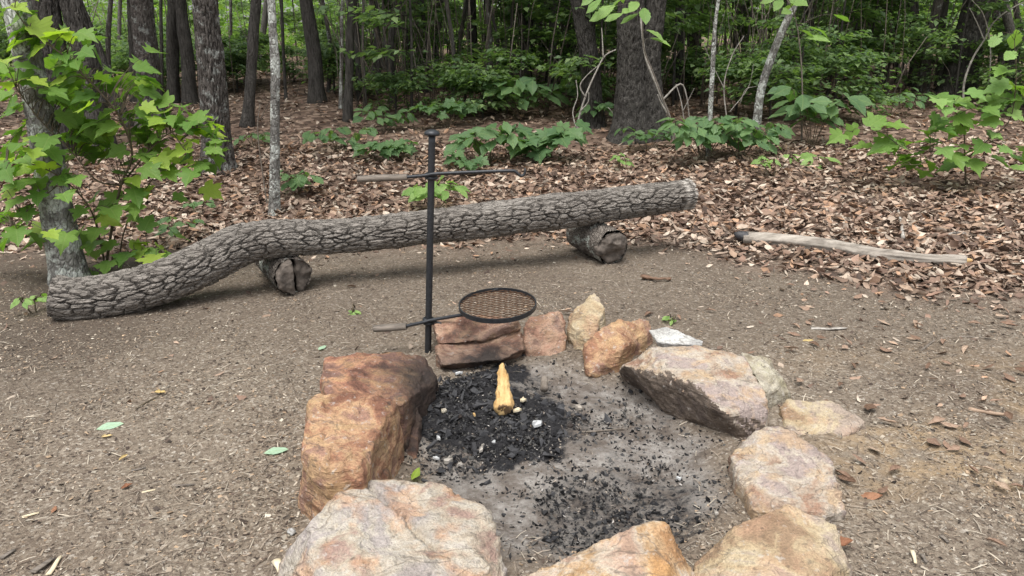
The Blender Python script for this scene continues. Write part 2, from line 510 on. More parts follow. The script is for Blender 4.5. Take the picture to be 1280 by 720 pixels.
# leaf outlines: half shapes, midrib along +y, length 1
MAPLE = [(0, .02), (.12, -.07), (.27, -.06), (.36, .01), (.48, .11), (.38, .20), (.34, .29), (.47, .37), (.62, .56), (.46, .57), (.40, .65), (.26, .59), (.25, .72), (.19, .79), (.10, .87), (0, 1.06)]
OAK = [(0, 0), (.05, .1), (.13, .2), (.10, .27), (.22, .38), (.18, .45), (.30, .58), (.25, .66), (.28, .76), (.17, .86), (.14, .93), (0, 1)]
PALM = [(0, 0), (.05, .08), (.12, .22), (.17, .30), (.19, .42), (.26, .52), (.24, .64), (.26, .70), (.16, .84), (.07, .95), (0, 1.05)]
OVAL = [(0, 0), (.10, .1), (.20, .25), (.25, .42), (.235, .6), (.17, .78), (.08, .92), (0, 1.03)]
BROAD = [(0, 0), (.13, .04), (.28, .18), (.36, .36), (.37, .54), (.29, .72), (.15, .88), (0, 1.03)]
def leaf_geo(half, centre, fold=0.25, droop=0.25, curl=0.0, twist=0.0, wob=0.02, seed=0):
    r = np.random.default_rng(seed)
    R_ = [p for p in half]; L_ = [(-x, y) for x, y in half[::-1]][1:-1]
    pts = np.array(R_ + L_, float)
    pts += r.normal(0, wob, pts.shape) * np.array([1, 0.6])
    n = len(pts)
    mids = np.array([[0, centre * 0.5 + 0.02], [0, centre], [0, (centre + 1) * 0.5]])
    allp = np.vstack([pts, mids[1:2]])
    x, y = allp[:, 0], allp[:, 1]
    z = fold * np.abs(x) - droop * y ** 2 + curl * x * x * 4 + twist * x * y * 2 + r.normal(0, wob, len(x))
    F = [(n, i, (i + 1) % n) for i in range(n)]
    return np.stack([x, y, z], 1), np.array(F)
def leaf_mesh(name, mat, *a, **k):
    V, F = leaf_geo(*a, **k)
    return mesh_np(name, V, F, mat, True)

def basis(tip, nor):
    """matrix columns x,y,z with y along the midrib and z near nor"""
    y = np.asarray(tip, float); y = y / np.linalg.norm(y)
    z = np.asarray(nor, float); z = z - y * np.dot(z, y); z /= np.linalg.norm(z) + 1e-9
    return np.stack([np.cross(y, z), y, z], 1)
def basis_n(tip, nor):
    y = tip / np.linalg.norm(tip, axis=1)[:, None]
    z = nor - y * np.sum(nor * y, 1)[:, None]; z /= np.linalg.norm(z, axis=1)[:, None] + 1e-9
    return np.stack([np.cross(y, z), y, z], 2)
def place(name, me, pos, R, s, parent=None):
    o = bpy.data.objects.new(name, me); COL.objects.link(o)
    p = Vector([float(c) for c in pos])
    if parent: o.parent = parent; p = p - parent.location
    s = (s, s, s) if np.isscalar(s) else s
    m = Matrix([[R[i][j] * s[j] for j in range(3)] for i in range(3)]).to_4x4(); m.translation = p
    o.matrix_basis = m
    return o
def scatter(name, variants, pos, R, sc, cols, mat, smooth_shade=True, vi=None):
    """one mesh of many small pieces (stuff)"""
    n = len(pos)
    if vi is None: vi = rng.integers(0, len(variants), n)
    Vs, Fs, Cs, o = [], [], [], 0
    sc = np.asarray(sc, float)
    if sc.ndim == 1: sc = np.repeat(sc[:, None], 3, 1)
    for k, (V, F) in enumerate(variants):
        idx = np.where(vi == k)[0]
        if len(idx) == 0: continue
        W = np.einsum('nij,nkj->nki', R[idx], V[None] * sc[idx][:, None, :]) + pos[idx][:, None, :]
        Vs.append(W.reshape(-1, 3))
        Fs.append((F[None] + (np.arange(len(idx)) * len(V))[:, None, None] + o).reshape(-1, F.shape[1]))
        Cs.append(np.repeat(cols[idx], len(V), 0)); o += len(idx) * len(V)
    return mesh_np(name, np.vstack(Vs), np.vstack(Fs), mat, smooth_shade, np.vstack(Cs))
def rand_rot(n, tilt):
    a = rng.uniform(0, 2 * np.pi, n); t = np.stack([np.cos(a), np.sin(a), rng.normal(0, tilt * 0.6, n)], 1)
    nor = np.stack([rng.normal(0, tilt, n), rng.normal(0, tilt, n), np.ones(n)], 1)
    return basis_n(t, nor)
def pick(pal, n, jit=0.12):
    pal = np.array(pal); c = pal[rng.integers(0, len(pal), n)]
    return np.clip(c * (1 + rng.normal(0, jit, (n, 1))), 0.004, 0.8)

# ================================================================== THE SETTING
def litter_mask(x, y):
    bx = np.array([-30, -5, -3.3, -1.8, -0.8, 0.0, 0.9, 1.5, 2.0, 2.6, 3.2, 30])
    by = np.array([5.2, 5.5, 5.9, 5.95, 6.2, 6.35, 6.3, 5.9, 5.35, 4.75, 4.3, 3.9])
    e = np.interp(x, bx, by)
    w = fbm(np.stack([x * 1.3, y * 1.3, 0 * x], -1), 3, 21) * 0.5
    return smooth(-0.85, 0.45, y - e + w * 1.3) ** 1.7

def grid_axis(fine0, fine1, step, far0, far1, grow=1.14):
    a = list(np.arange(fine0, fine1, step))
    s, p = step, a[-1]
    while p < far1: s *= grow; p += s; a.append(p)
    s, p, lo = step, fine0, []
    while p > far0: s *= grow; p -= s; lo.append(p)
    return np.array(lo[::-1] + a)
gx = grid_axis(-3.6, 3.6, 0.022, -260, 260)
gy = grid_axis(1.2, 7.0, 0.022, -40, 420)
X, Y = np.meshgrid(gx, gy)
Z = height(X, Y)
near = smooth(12, 7, Y) * smooth(6, 4, np.abs(X))
Z = Z + near * (fbm(np.stack([X * 5, Y * 5, 0 * X], -1), 4, 5) * 0.016 + fbm(np.stack([X * 22, Y * 22, 0 * X], -1), 3, 9) * 0.006)
dpit = pit_d(X, Y) + fbm(np.stack([X * 3, Y * 3, 0 * X], -1), 3, 31) * 0.16
ash = 1 - smooth(0.78, 1.0, dpit)
pch2 = at_z(790, 650, -0.05)
wx = fbm(np.stack([X * 4, Y * 4, 0 * X], -1), 4, 33) * 0.28
char = np.maximum(1 - smooth(0.6, 1.15, fire_d(X, Y) + wx * 1.6), 0.37 * (1 - smooth(0.15, 0.62, np.hypot((X - pch2[0]) * 0.62, Y - pch2[1]) + wx))) * (1 - smooth(0.95, 1.1, dpit))
char = np.maximum(char, ash * (.26 + .22 * fbm(np.stack([X * 7, Y * 7, 0 * X], -1), 3, 36)))
Z = Z + char * (fbm(np.stack([X * 30, Y * 30, 0 * X], -1), 2, 41)) * 0.02 + heap(X, Y)
clay = smooth(0.05, 0.35, fbm(np.stack([X * 1.6, Y * 1.6, 0 * X], -1), 3, 51)) * smooth(1.0, 1.5, X) * smooth(4.0, 3.0, Y) * .55
dark_soil = smooth(-1.2, -2.7, X + 0.35 * fbm(np.stack([X * 2, Y * 2, 0 * X], -1), 3, 61)) * smooth(2.6, 3.8, Y) * 0.75  # soil mixed to a darker brown towards the left
dark_soil = np.maximum(dark_soil, .34 * smooth(2.6, 4.6, Y + .5 * fbm(np.stack([X * 1.5, Y * 1.5, 0 * X], -1), 3, 71)))  # weaker darkening of the soil with distance from the camera
nx, ny = len(gx), len(gy)
V = np.stack([X, Y, Z], -1).reshape(-1, 3)
ii = (np.arange(ny - 1)[:, None] * nx + np.arange(nx - 1)[None, :]).ravel()
F = np.stack([ii, ii + 1, ii + nx + 1, ii + nx], -1)
me = mesh_np('ground', V, F, M['ground'], True, attrs={'litter': litter_mask(X, Y).ravel(), 'ash': ash.ravel(), 'char': char.ravel(), 'clay': clay.ravel(), 'dark_soil': dark_soil.ravel()})
tag(link('ground', me), kind='structure')

# ================================================================== STONES OF THE FIRE RING
def hull_mesh(pts):
    bm = bmesh.new()
    for p in pts: bm.verts.new([float(c) for c in p])
    bmesh.ops.convex_hull(bm, input=bm.verts)
    bmesh.ops.delete(bm, geom=[v for v in bm.verts if not v.link_faces], context='VERTS')
    me = bpy.data.meshes.new('hull'); bm.to_mesh(me); bm.free()
    return me
def remesh(me, voxel):
    o = bpy.data.objects.new('tmp', me); COL.objects.link(o)
    md = o.modifiers.new('r', 'REMESH'); md.mode = 'VOXEL'; md.voxel_size = voxel
    dg = bpy.context.evaluated_depsgraph_get()
    r = bpy.data.meshes.new_from_object(o.evaluated_get(dg))
    bpy.data.objects.remove(o); bpy.data.meshes.remove(me)
    return r
def rough_mesh(pts, mat, voxel=0.011, amp=0.022, sc=5.0, fine=0.007, strata=None, seed=0, relax=1, crack=None, face=None):
    me = remesh(hull_mesh(pts), voxel)
    bm = bmesh.new(); bm.from_mesh(me)
    for _ in range(relax): bmesh.ops.smooth_vert(bm, verts=bm.verts, factor=0.5, use_axis_x=True, use_axis_y=True, use_axis_z=True)
    bm.normal_update()
    co = np.array([v.co[:] for v in bm.verts]); no = np.array([v.normal[:] for v in bm.verts])
    d = fbm(co * sc, 4, seed, 0.55) * amp
    # chipped planes: faceted cells pulled in or out
    w = co * sc * 1.3 + 0.4 * fbm(co * sc, 2, seed + 9)[:, None]
    d += (np.abs(vnoise(w, seed + 3)) - 0.3) * -amp * 0.7
    if strata is not None:
        s = np.array(strata[:3], float); s /= np.linalg.norm(s)
        t = co @ s * strata[3] + fbm(co * 4, 3, seed + 5) * 1.2
        side = 1 - np.abs(no @ s)
        saw = t - np.floor(t)
        d += (saw - 0.5) * strata[4] * np.clip(side * 1.4, 0, 1) * (0.6 + 0.4 * vnoise(co * 7, seed + 8))
    if crack is not None:
        a, b2, dep = crack
        t = b2 - a; pn = np.array([t[1], -t[0], 0]); pn /= np.linalg.norm(pn)
        L2 = np.dot(t, t); u = ((co - a) @ t) / L2
        dist = np.abs((co - a) @ pn + fbm(co * 9, 3, seed + 12) * .02)
        d -= dep * (1 - smooth(0.003, 0.014, dist)) * (u > -.3) * (u < 1.05) * (no[:, 2] > .2)
    # broken ledges: terraces of a noise field give sharp little steps
    tq = fbm(co * sc * 1.5, 3, seed + 20) * 5
    d += (np.floor(tq) + smooth(.75, 1.0, tq - np.floor(tq))) * amp * .13
    d += fbm(co * 42, 3, seed + 7) * fine
    co = co + no * d[:, None]
    bm.to_mesh(me); bm.free()
    me.vertices.foreach_set('co', co.astype(np.float32).ravel())
    me.polygons.foreach_set('use_smooth', np.ones(len(me.polygons), bool))
    me.materials.clear(); me.materials.append(mat); me.update()
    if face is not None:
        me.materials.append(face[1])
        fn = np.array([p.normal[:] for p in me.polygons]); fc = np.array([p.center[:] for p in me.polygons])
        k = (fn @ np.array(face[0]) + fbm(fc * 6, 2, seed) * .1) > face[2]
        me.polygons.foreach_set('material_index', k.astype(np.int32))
    return me

R_pale = mat_rock('pale_pink_stone', [(0.30, (0.33, 0.225, 0.185)), (0.45, (0.42, 0.355, 0.275)), (0.56, (0.46, 0.415, 0.35)), (0.70, (0.36, 0.32, 0.30))], (0.50, 0.26, 0.12), 0.55, 0.0, 4.2, (0.5, 0.4, 0.2))
R_orange = mat_rock('orange_stone', [(0.30, (0.20, 0.09, 0.055)), (0.46, (0.34, 0.175, 0.10)), (0.58, (0.46, 0.29, 0.16)), (0.72, (0.30, 0.17, 0.12))], (0.48, 0.33, 0.16), 0.5, 0.35, 5.0, (0.1, 0.25, 0.4))
R_red = mat_rock('burnt_red_stone', [(0.30, (0.16, 0.07, 0.045)), (0.48, (0.30, 0.135, 0.085)), (0.62, (0.40, 0.21, 0.12)), (0.75, (0.2, 0.11, 0.085))], (0.42, 0.27, 0.12), 0.45, 0.92, 5.5, (0.2, 0.1, 0.3))
R_slab = mat_rock('salmon_slab', [(0.30, (0.17, 0.085, 0.06)), (0.5, (0.31, 0.17, 0.115)), (0.66, (0.40, 0.26, 0.18)), (0.78, (0.25, 0.155, 0.12))], (0.38, 0.26, 0.15), 0.4, 0.95, 5.0, (0.05, 0.05, 0.0))
R_yellow = mat_rock('yellow_stone', [(0.30, (0.29, 0.195, 0.12)), (0.46, (0.41, 0.315, 0.19)), (0.6, (0.46, 0.38, 0.255)), (0.74, (0.36, 0.29, 0.235))], (0.46, 0.27, 0.17), 0.4, 0.0, 4.5, (0.3, 0.3, 0.1))
R_mixed = mat_rock('mottled_stone', [(0.30, (0.31, 0.19, 0.13)), (0.46, (0.40, 0.315, 0.24)), (0.58, (0.45, 0.395, 0.325)), (0.72, (0.34, 0.275, 0.25))], (0.5, 0.33, 0.16), 0.5, 0.0, 5.5, (0.5, -0.3, 0.2))
R_grey = mat_rock('white_grey_stone', [(0.3, (0.40, 0.40, 0.39)), (0.5, (0.50, 0.50, 0.49)), (0.7, (0.58, 0.58, 0.56))], None, 0, 0.0, 6.0)
R_greyedge = mat_rock('grey_mossy_stone', [(0.3, (0.26, 0.22, 0.15)), (0.5, (0.40, 0.36, 0.28)), (0.7, (0.48, 0.44, 0.36))], (0.30, 0.28, 0.15), 0.4, 0.0, 7.0)
R_bare_shaded = mat_rock('bare_shaded_stone_face', [(0.30, (0.10, 0.075, 0.06)), (0.46, (0.15, 0.115, 0.09)), (0.6, (0.19, 0.15, 0.12)), (0.74, (0.13, 0.10, 0.085))], None, 0, 0.3, 6.0, (0.6, 0.5, 0.2))  # dark brown fracture face, with the shade of the overhang painted into its colour
R_front = mat_rock('front_orange_stone', [(0.30, (0.36, 0.2, 0.09)), (0.46, (0.46, 0.31, 0.17)), (0.58, (0.50, 0.42, 0.33)), (0.72, (0.44, 0.30, 0.22))], (0.5, 0.28, 0.10), 0.6, 0.0, 4.5, (0.3, 0.2, 0.6))

def stone(name, label, px, mat, seed, extra=(), drop=True, **kw):
    pts = []
    for p in px:
        w = at_z(p[0], p[1], p[2]); pts.append(w)
        if len(p) == 3 and drop and p[2] > 0.02: pts.append(np.array([w[0], w[1], -0.07]))
    pts += [np.array(e, float) for e in extra]
    me = rough_mesh(pts, mat, seed=seed, **kw)
    c = np.mean(pts, 0); c[2] = 0
    return tag(centred(name, me, c), label, 'stone', 'stones of the fire ring')

ND = 1  # marks a point that hangs free (no foot below it)
stone('fire_ring_stone', 'large pale pink and cream stone with a crack and an orange stain', [(383, 655, .20), (425, 607, .19), (447, 597, .17), (495, 596, .15), (565, 604, .13), (613, 642, .12), (637, 705, .09), (632, 735, .06), (560, 800, .19), (420, 810, .22), (352, 705, .02), (346, 740, 0.0)], R_pale, 1, amp=0.02, sc=4.5, strata=(-.5, .5, .7, 24, 0.018), crack=(at_z(458, 606, .18), at_z(542, 676, .17), .03))
stone('fire_ring_stone', 'orange-topped angular stone between the cracked pale stone and the broad yellow stone', [(640, 722, .06), (732, 682, .14), (797, 656, .17), (832, 652, .17), (846, 690, .12), (867, 722, .05), (840, 810, .1), (680, 810, .12)], R_front, 2, amp=0.018, strata=(.3, -.4, .8, 22, 0.014))
stone('fire_ring_stone', 'broad smooth yellow-tan stone beside a rust brown dead leaf', [(862, 703, .05), (925, 655, .13), (985, 627, .17), (1047, 650, .15), (1062, 700, .1), (1068, 735, .02), (950, 810, .12), (880, 800, .08)], R_yellow, 3, amp=0.014, sc=4, strata=(.3, .6, .7, 26, 0.01))
stone('fire_ring_stone', 'pale stone with a sooty purple-pink inner edge and layered near side', [(912, 565, .07), (945, 537, .13), (975, 530, .14), (1040, 572, .13), (1057, 640, .03), (1030, 646, .05), (940, 637, .05), (914, 597, .0)], R_mixed, 4, amp=0.016, strata=(.2, .75, .6, 30, 0.016))
stone('flat_stone', 'low flat yellow stone lying outside the ring of larger stones', [(975, 512, .03), (985, 498, .05), (1040, 500, .06), (1084, 525, .05), (1080, 538, 0), (1045, 553, 0), (985, 545, .0)], R_yellow, 5, amp=0.010, sc=7, strata=(.2, .4, .9, 40, 0.012))
stone('fire_ring_stone', 'big slanted pale stone with a bare brown face, shade in its colour, leaning over the ashes', [(778, 457, .13, ND), (815, 432, .21), (900, 434, .23), (932, 445, .21), (963, 497, .15), (960, 522, .09), (940, 541, .03), (835, 457, .20, ND), (867, 478, .20, ND), (907, 517, .13, ND), (772, 466, .0), (840, 522, -.05), (912, 547, -.05)], R_mixed, 6, amp=0.014, strata=(.6, -.3, .7, 26, 0.012), face=((-.62, -.6, -.5), R_bare_shaded, .42))
stone('fire_ring_stone', 'rough grey-green lump against the back of the big slanted stone', [(925, 438, .18), (960, 448, .15), (990, 490, .05), (975, 502, .02), (955, 488, .12), (930, 450, .15)], R_greyedge, 7, amp=0.016, sc=9)
stone('fire_ring_stone', 'stubby orange-brown stone in front of the white flake of rock', [(727, 427, .11), (745, 412, .16), (775, 399, .17), (812, 398, .13), (818, 412, .09), (775, 437, .11), (770, 466, -.02), (735, 472, -.02), (728, 445, .04)], R_orange, 8, amp=0.02, sc=7)
stone('fire_ring_stone', 'upright pointed yellow stone at the back of the ring', [(709, 390, .15), (735, 379, .2), (744, 364, .25), (757, 383, .2), (757, 405, .11), (735, 432, .05), (712, 440, -.02)], R_yellow, 9, amp=0.018, sc=9, voxel=0.01)
stone('fire_ring_stone', 'squat reddish block between the stacked slabs and the pointed yellow stone', [(655, 402, .12), (660, 393, .13), (700, 390, .14), (708, 402, .1), (704, 455, -.04), (660, 456, -.04), (655, 427, .07)], R_slab, 10, amp=0.018, sc=8, voxel=0.01)
a_, b_, c_ = at_z(545, 432, .10), at_z(650, 412, .12), at_z(600, 440, .0)
stone('stone_slab', 'lower of two stacked salmon slabs, hollow and sooty underneath', [(544, 432, .10), (650, 413, .115), (656, 437, .07, ND), (626, 450, .055, ND), (552, 457, .055, ND), (552, 436, -.05), (655, 422, -.05)], R_slab, 11, amp=0.012, sc=7, strata=(0, .1, 1, 28, 0.016), voxel=0.01)
stone('stone_slab', 'upper of two stacked salmon slabs under the round grate', [(541, 404, .18, ND), (580, 394, .195, ND), (645, 399, .195, ND), (651, 413, .125, ND), (600, 427, .115, ND), (548, 431, .105, ND), (541, 404, -.05), (645, 399, -.05), (640, 405, .08, ND)], R_slab, 12, amp=0.012, sc=7, strata=(0, .15, 1, 26, 0.018), voxel=0.01)
stone('fire_ring_stone', 'dark reddish sooty slab sloping beside the foot of the iron pole', [(405, 448, .19), (440, 441, .2), (500, 439, .19), (533, 449, .13), (549, 472, .08), (545, 487, .03), (505, 505, .2), (400, 494, .24)], R_red, 13, amp=0.022, sc=6)
stone('fire_ring_stone', 'tall orange-brown block with a sooty inner wall', [(393, 493, .27), (440, 486, .27), (495, 499, .255), (503, 522, .18), (500, 562, -.04), (378, 565, .265), (408, 585, .265), (452, 588, .25), (374, 640, -.02), (400, 652, -.02), (470, 600, 0.0), (480, 595, -.04)], R_orange, 14, amp=0.02, sc=5, strata=(.8, .1, .25, 22, 0.014))
stone('stone_shard', 'thin brown shard standing between the tall block and the charcoal', [(505, 510, .08), (521, 506, .09), (527, 522, .06), (518, 582, -.03), (505, 578, -.03)], R_red, 15, amp=0.01, sc=10, voxel=0.008)
stone('stone_flake', 'thin white-grey flake of rock lying on top of the ring', [(812, 413, .17), (832, 407, .18), (881, 427, .19), (878, 433, .18), (822, 428, .17), (845, 420, .20)], R_grey, 16, extra=[at_z(830, 420, .13), at_z(865, 428, .14), [*at_z(845, 425, .14)[:2], -.03]], drop=False, amp=0.006, sc=12, voxel=0.007, relax=2)

# pebbles and small lumps around the ring
def pebble(name, label, px, py, size, mat, seed, flat=0.6, cat='stone', group=None, lift=0.0):
    c = at_ground(px, py); c[2] += float(heap(c[0], c[1]))
    r = np.random.default_rng(seed)
    d = r.normal(0, 1, (12, 3)); d /= np.linalg.norm(d, axis=1)[:, None]
    pts = c + d * size * np.array([1, 0.8, flat]) * r.uniform(0.75, 1.1, (12, 1)) + np.array([0, 0, size * flat * 0.55 + lift])
    me = rough_mesh(pts, mat, voxel=size * 0.22, amp=size * 0.12, sc=0.6 / size, fine=size * 0.05, seed=seed, relax=2)
    return tag(centred(name, me, (c[0], c[1], c[2])), label, cat, group)
gp = 'small stones wedged beside the flat yellow stone'
for k, (px, py, s) in enumerate([(1008, 565, .028), (1024, 572, .022), (992, 556, .025), (978, 548, .02)]):
    pebble('pebble', 'small tan pebble wedged between the flat yellow stone and the ring', px, py, s, R_yellow, 60 + k, group=gp)
pebble('pebble', 'round ochre pebble half sunk in the clay away from the ring', 1252, 607, .035, R_yellow, 70)
pebble('pebble', 'grey pebble beside the pale cracked stone', 365, 667, .022, R_grey, 71)
pebble('pebble', 'small orange pebble in the gap behind the stubby orange-brown stone', 803, 432, .03, R_yellow, 72)
pebble('pebble', 'reddish pebble among the charcoal', 576, 534, .026, R_slab, 73, lift=.012)
pebble('pebble', 'speckled grey-yellow pebble among the charcoal', 555, 525, .024, R_greyedge, 74, lift=.012)
pebble('brick_fragment', 'flat brick-red fragment in the ashes beside the firewood', 675, 538, .035, R_slab, 75, 0.3, 'fragment', lift=.006)
pebble('brick_fragment', 'pinkish fragment in the ashes below the white paper scrap', 712, 535, .032, R_slab, 76, 0.3, 'fragment', lift=.006)

# ================================================================== CHARCOAL AND FIREWOOD
def chunk_variants(n, seed):
    r = np.random.default_rng(seed); out = []
    for _ in range(n):
        bm = bmesh.new()
        for p in r.uniform(-1, 1, (10, 3)) * np.array([1, 0.75, 0.6]): bm.verts.new([float(c) for c in p])
        bmesh.ops.convex_hull(bm, input=bm.verts)
        bmesh.ops.delete(bm, geom=[v for v in bm.verts if not v.link_faces], context='VERTS')
        bmesh.ops.triangulate(bm, faces=bm.faces)
        bm.verts.index_update()
        out.append((np.array([v.co[:] for v in bm.verts]), np.array([[v.index for v in f.verts] for f in bm.faces])))
        bm.free()
    return out
CH = chunk_variants(8, 3)
ch_me = [mesh_np('charcoal_chunk', V, F, M['charcoal'], False) for V, F in CH]
def pit_points(n, cx, cy, sx, sy, seed, lim=.98):
    r = np.random.default_rng(seed)
    p = np.stack([r.normal(cx, sx, n), r.normal(cy, sy, n)], 1)
    return p[pit_d(p[:, 0], p[:, 1]) < lim]
def disc_points(n, seed):
    r = np.random.default_rng(seed); a = r.uniform(0, 6.283, n); q = np.sqrt(r.uniform(0, 1, n)) * r.uniform(.75, 1.1, n) * (1 + .25 * np.abs(r.normal(0, 1, n)) * (r.uniform(0, 1, n) < .3)) * (1 + .18 * np.sin(3 * a + 1) + .1 * np.sin(5 * a))
    return np.stack([FIRE[0] + np.cos(a) * q * .40, FIRE[1] + np.sin(a) * q * .46], 1)
pp = disc_points(290, 5); pp = pp[pit_d(pp[:, 0], pp[:, 1]) < 1.05]
gr = height(pp[:, 0], pp[:, 1]) + heap(pp[:, 0], pp[:, 1])
for k, (x, y) in enumerate(pp):
    s = random.uniform(0.009, 0.021) if k % 5 else random.uniform(.02, .03)
    o = place('charcoal_chunk', ch_me[k % 8], (x, y, gr[k] + s * 0.45), rand_rot(1, 0.5)[0], (s * random.uniform(1, 1.5), s, s))
    tag(o, 'lump of black charcoal heaped in the fire ring', 'charcoal', 'charcoal lumps heaped in the fire ring')
q1 = disc_points(4200, 6); q2 = pit_points(1100, pch2[0], pch2[1], 0.27, 0.2, 7); q3 = pit_points(3600, PIT[0], PIT[1], 0.4, 0.4, 8)
q = np.vstack([q1, q2, q3]); q = q[pit_d(q[:, 0], q[:, 1]) < 1.05]; n = len(q)
z = height(q[:, 0], q[:, 1]) + heap(q[:, 0], q[:, 1])
s = rng.lognormal(math.log(.006), .45, n).clip(.002, .016)
cc = pick([(0.012, 0.012, 0.013), (0.02, 0.02, 0.022), (0.04, 0.04, 0.042), (0.08, 0.078, 0.075)], n)
tag(link('charcoal_crumbs', scatter('charcoal_crumbs', CH, np.column_stack([q, z + s * 0.3]), rand_rot(n, 0.6), s, cc, M['chips'], False)), 'black charcoal crumbs strewn over the grey ash', 'charcoal', kind='stuff')
# ash flecks
q = pit_points(900, PIT[0], PIT[1], 0.36, 0.36, 12); n = len(q)
zz = height(q[:, 0], q[:, 1]) + 0.006 + heap(q[:, 0], q[:, 1])
s = rng.uniform(0.002, 0.006, n)
tag(link('ash_flecks', scatter('ash_flecks', CH, np.column_stack([q, zz]), rand_rot(n, 0.5), np.column_stack([s * 1.6, s, s * 0.5]), pick([(0.36, 0.34, 0.32), (0.22, 0.2, 0.18), (0.16, 0.12, 0.09), (0.28, 0.24, 0.2)], n), M['chips'], False)), 'pale flecks of ash and wood over the fire pit floor', 'ash', kind='stuff')

# split firewood leaning in the charcoal
nearp, farp = at_z(630, 512, .025), at_z(628, 456, .13)
ax = farp - nearp; L = np.linalg.norm(ax); ax /= L
Bm = basis(ax, (0, 0, 1))
prof = [(0, .040, .034), (.1, .043, .036), (.45, .033, .03), (.8, .022, .022), (1.0, .009, .012)]
pts = []
rr_ = np.random.default_rng(4)
for t, w, h in prof:
    for a in np.arange(7) / 7 * 2 * np.pi:
        pts.append(nearp + ax * L * t + Bm[:, 0] * w * math.cos(a) * rr_.uniform(.85, 1.1) + Bm[:, 2] * h * math.sin(a) * rr_.uniform(.85, 1.1))
me = rough_mesh(pts, M['firewood'], voxel=0.005, amp=0.012, sc=14, fine=0.003, seed=30, relax=0, strata=(*Bm[:, 0], 70, 0.010))
fw = thing('firewood', (nearp[0], nearp[1], -0.04), 'yellow split piece of firewood propped up in the charcoal', 'firewood')
centred('wood', me, nearp, fw)
nd = np.array([nearp - ax * 0.004 + (Bm[:, 0] * math.cos(a) * .036 + Bm[:, 2] * math.sin(a) * .030) for a in np.arange(12) / 12 * 2 * np.pi])
nd2 = nd + ax * 0.02
centred('cut_end', rough_mesh(np.vstack([nd, nd2]), mat_simple('charred_end', (0.10, 0.06, 0.03), (0.24, 0.16, 0.09), 30, 0.9), voxel=0.005, amp=0.002, sc=20, fine=0.001, seed=31, relax=1), nearp, fw)
for (t, off, ln) in [(.55, 1, .07), (.6, -1, .035), (.12, -1, .03)]:
    p0 = nearp + ax * L * t + Bm[:, 0] * off * (.036 - .026 * t)
    V, F = simple_tube([p0, p0 + ax * ln * .5 + Bm[:, 0] * off * .003, p0 + ax * ln + Bm[:, 0] * off * .001], [.005, .0045, .001], 5, .015)
    centred('splinter', mesh_np('splinter', V, F, M['firewood']), p0, fw)

def scrap(name, label, px, py, size, mat, seed, cat, flat=0.12, lift=0.02, group=None, rz=None):
    g0_ = at_ground(px, py); c = at_z(px, py, hz(*g0_[:2]) + float(heap(g0_[0], g0_[1])) + lift)
    r = np.random.default_rng(seed)
    a = np.sort(r.uniform(0, 2 * np.pi, 9)); rad = r.uniform(.55, 1.1, 9)
    rz = r.uniform(0, 3) if rz is None else rz
    x, y = np.cos(a) * rad, np.sin(a) * rad * .55
    P = np.stack([x * math.cos(rz) - y * math.sin(rz), x * math.sin(rz) + y * math.cos(rz)], 1) * size
    zt = r.normal(0, size * .16, 9)
    top = np.column_stack([P, zt + size * flat]); bot = np.column_stack([P, zt - size * flat])
    V = np.vstack([top, bot, [[0, 0, size * flat * 1.4]], [[0, 0, -size * flat]]])
    F = [(18, i, (i + 1) % 9) for i in range(9)] + [(19, 9 + (i + 1) % 9, 9 + i) for i in range(9)]
    F += [(i, 9 + i, 9 + (i + 1) % 9) for i in range(9)] + [(i, 9 + (i + 1) % 9, (i + 1) % 9) for i in range(9)]
    me = mesh_np(name, V, np.array(F), mat, False)
    return tag(link(name, me, None, c), label, cat, group)
M['white'] = mat_simple('white_scrap', (0.36, 0.37, 0.37), (0.6, 0.61, 0.61), 20, 0.7)
M['paleWood'] = mat_simple('pale_wood_chip', (0.5, 0.42, 0.28), (0.68, 0.6, 0.44), 20, 0.8)
scrap('paper_scrap', 'crumpled white scrap beside the foot of the yellow firewood', 672, 528, .030, M['white'], 1, 'scrap', .2, .03)
scrap('wood_chip', 'cream splinter standing right beside the yellow firewood', 654, 500, .028, M['paleWood'], 2, 'wood chip', .15, .035)
scrap('wood_chip', 'pale pointed chip touching the base of the yellow firewood', 648, 513, .026, M['paleWood'], 3, 'wood chip', .15, .03, rz=0.2)
scrap('wood_chip', 'white chip against the sooty hollow under the slabs', 573, 466, .022, M['white'], 4, 'wood chip', .2, .02)
scrap('wood_chip', 'small yellow chip lying on the charcoal', 593, 518, .012, M['firewood'], 5, 'wood chip', .4, .03)
scrap('wood_chip', 'pale brown chip at the edge of the charcoal by the grey ash', 718, 508, .036, M['branch'], 6, 'wood chip', .2, .02)
scrap('charred_stick', 'charred block of wood beside the pale brown chip', 700, 512, .05, M['charcoal'], 7, 'charred wood', .4, .03)
for k, (px, py, s) in enumerate([(602, 560, .02), (545, 573, .016), (560, 575, .03), (548, 548, .018), (604, 556, .012), (617, 552, .012), (575, 580, .02), (850, 598, .016), (895, 640, .014), (930, 590, .02)]):
    scrap('ash_scrap', 'whitish scrap of burnt wood lying in the ash', px, py, s, M['white'] if k % 2 else M['dead_wood'], 20 + k, 'scrap', .25, .015, 'whitish scraps in the ash')
# short cut stub in the ash
c = at_z(680, 484, .005)
V, F = simple_tube([c + np.array([0, -.02, .0]), c + np.array([.005, .07, .012])], [.020, .018], 10, .01)
so = centred('wood_stub', mesh_np('wood_stub', V, F, M['twig']), c); tag(so, 'short round cut stub of branch behind the charcoal', 'wood stub')

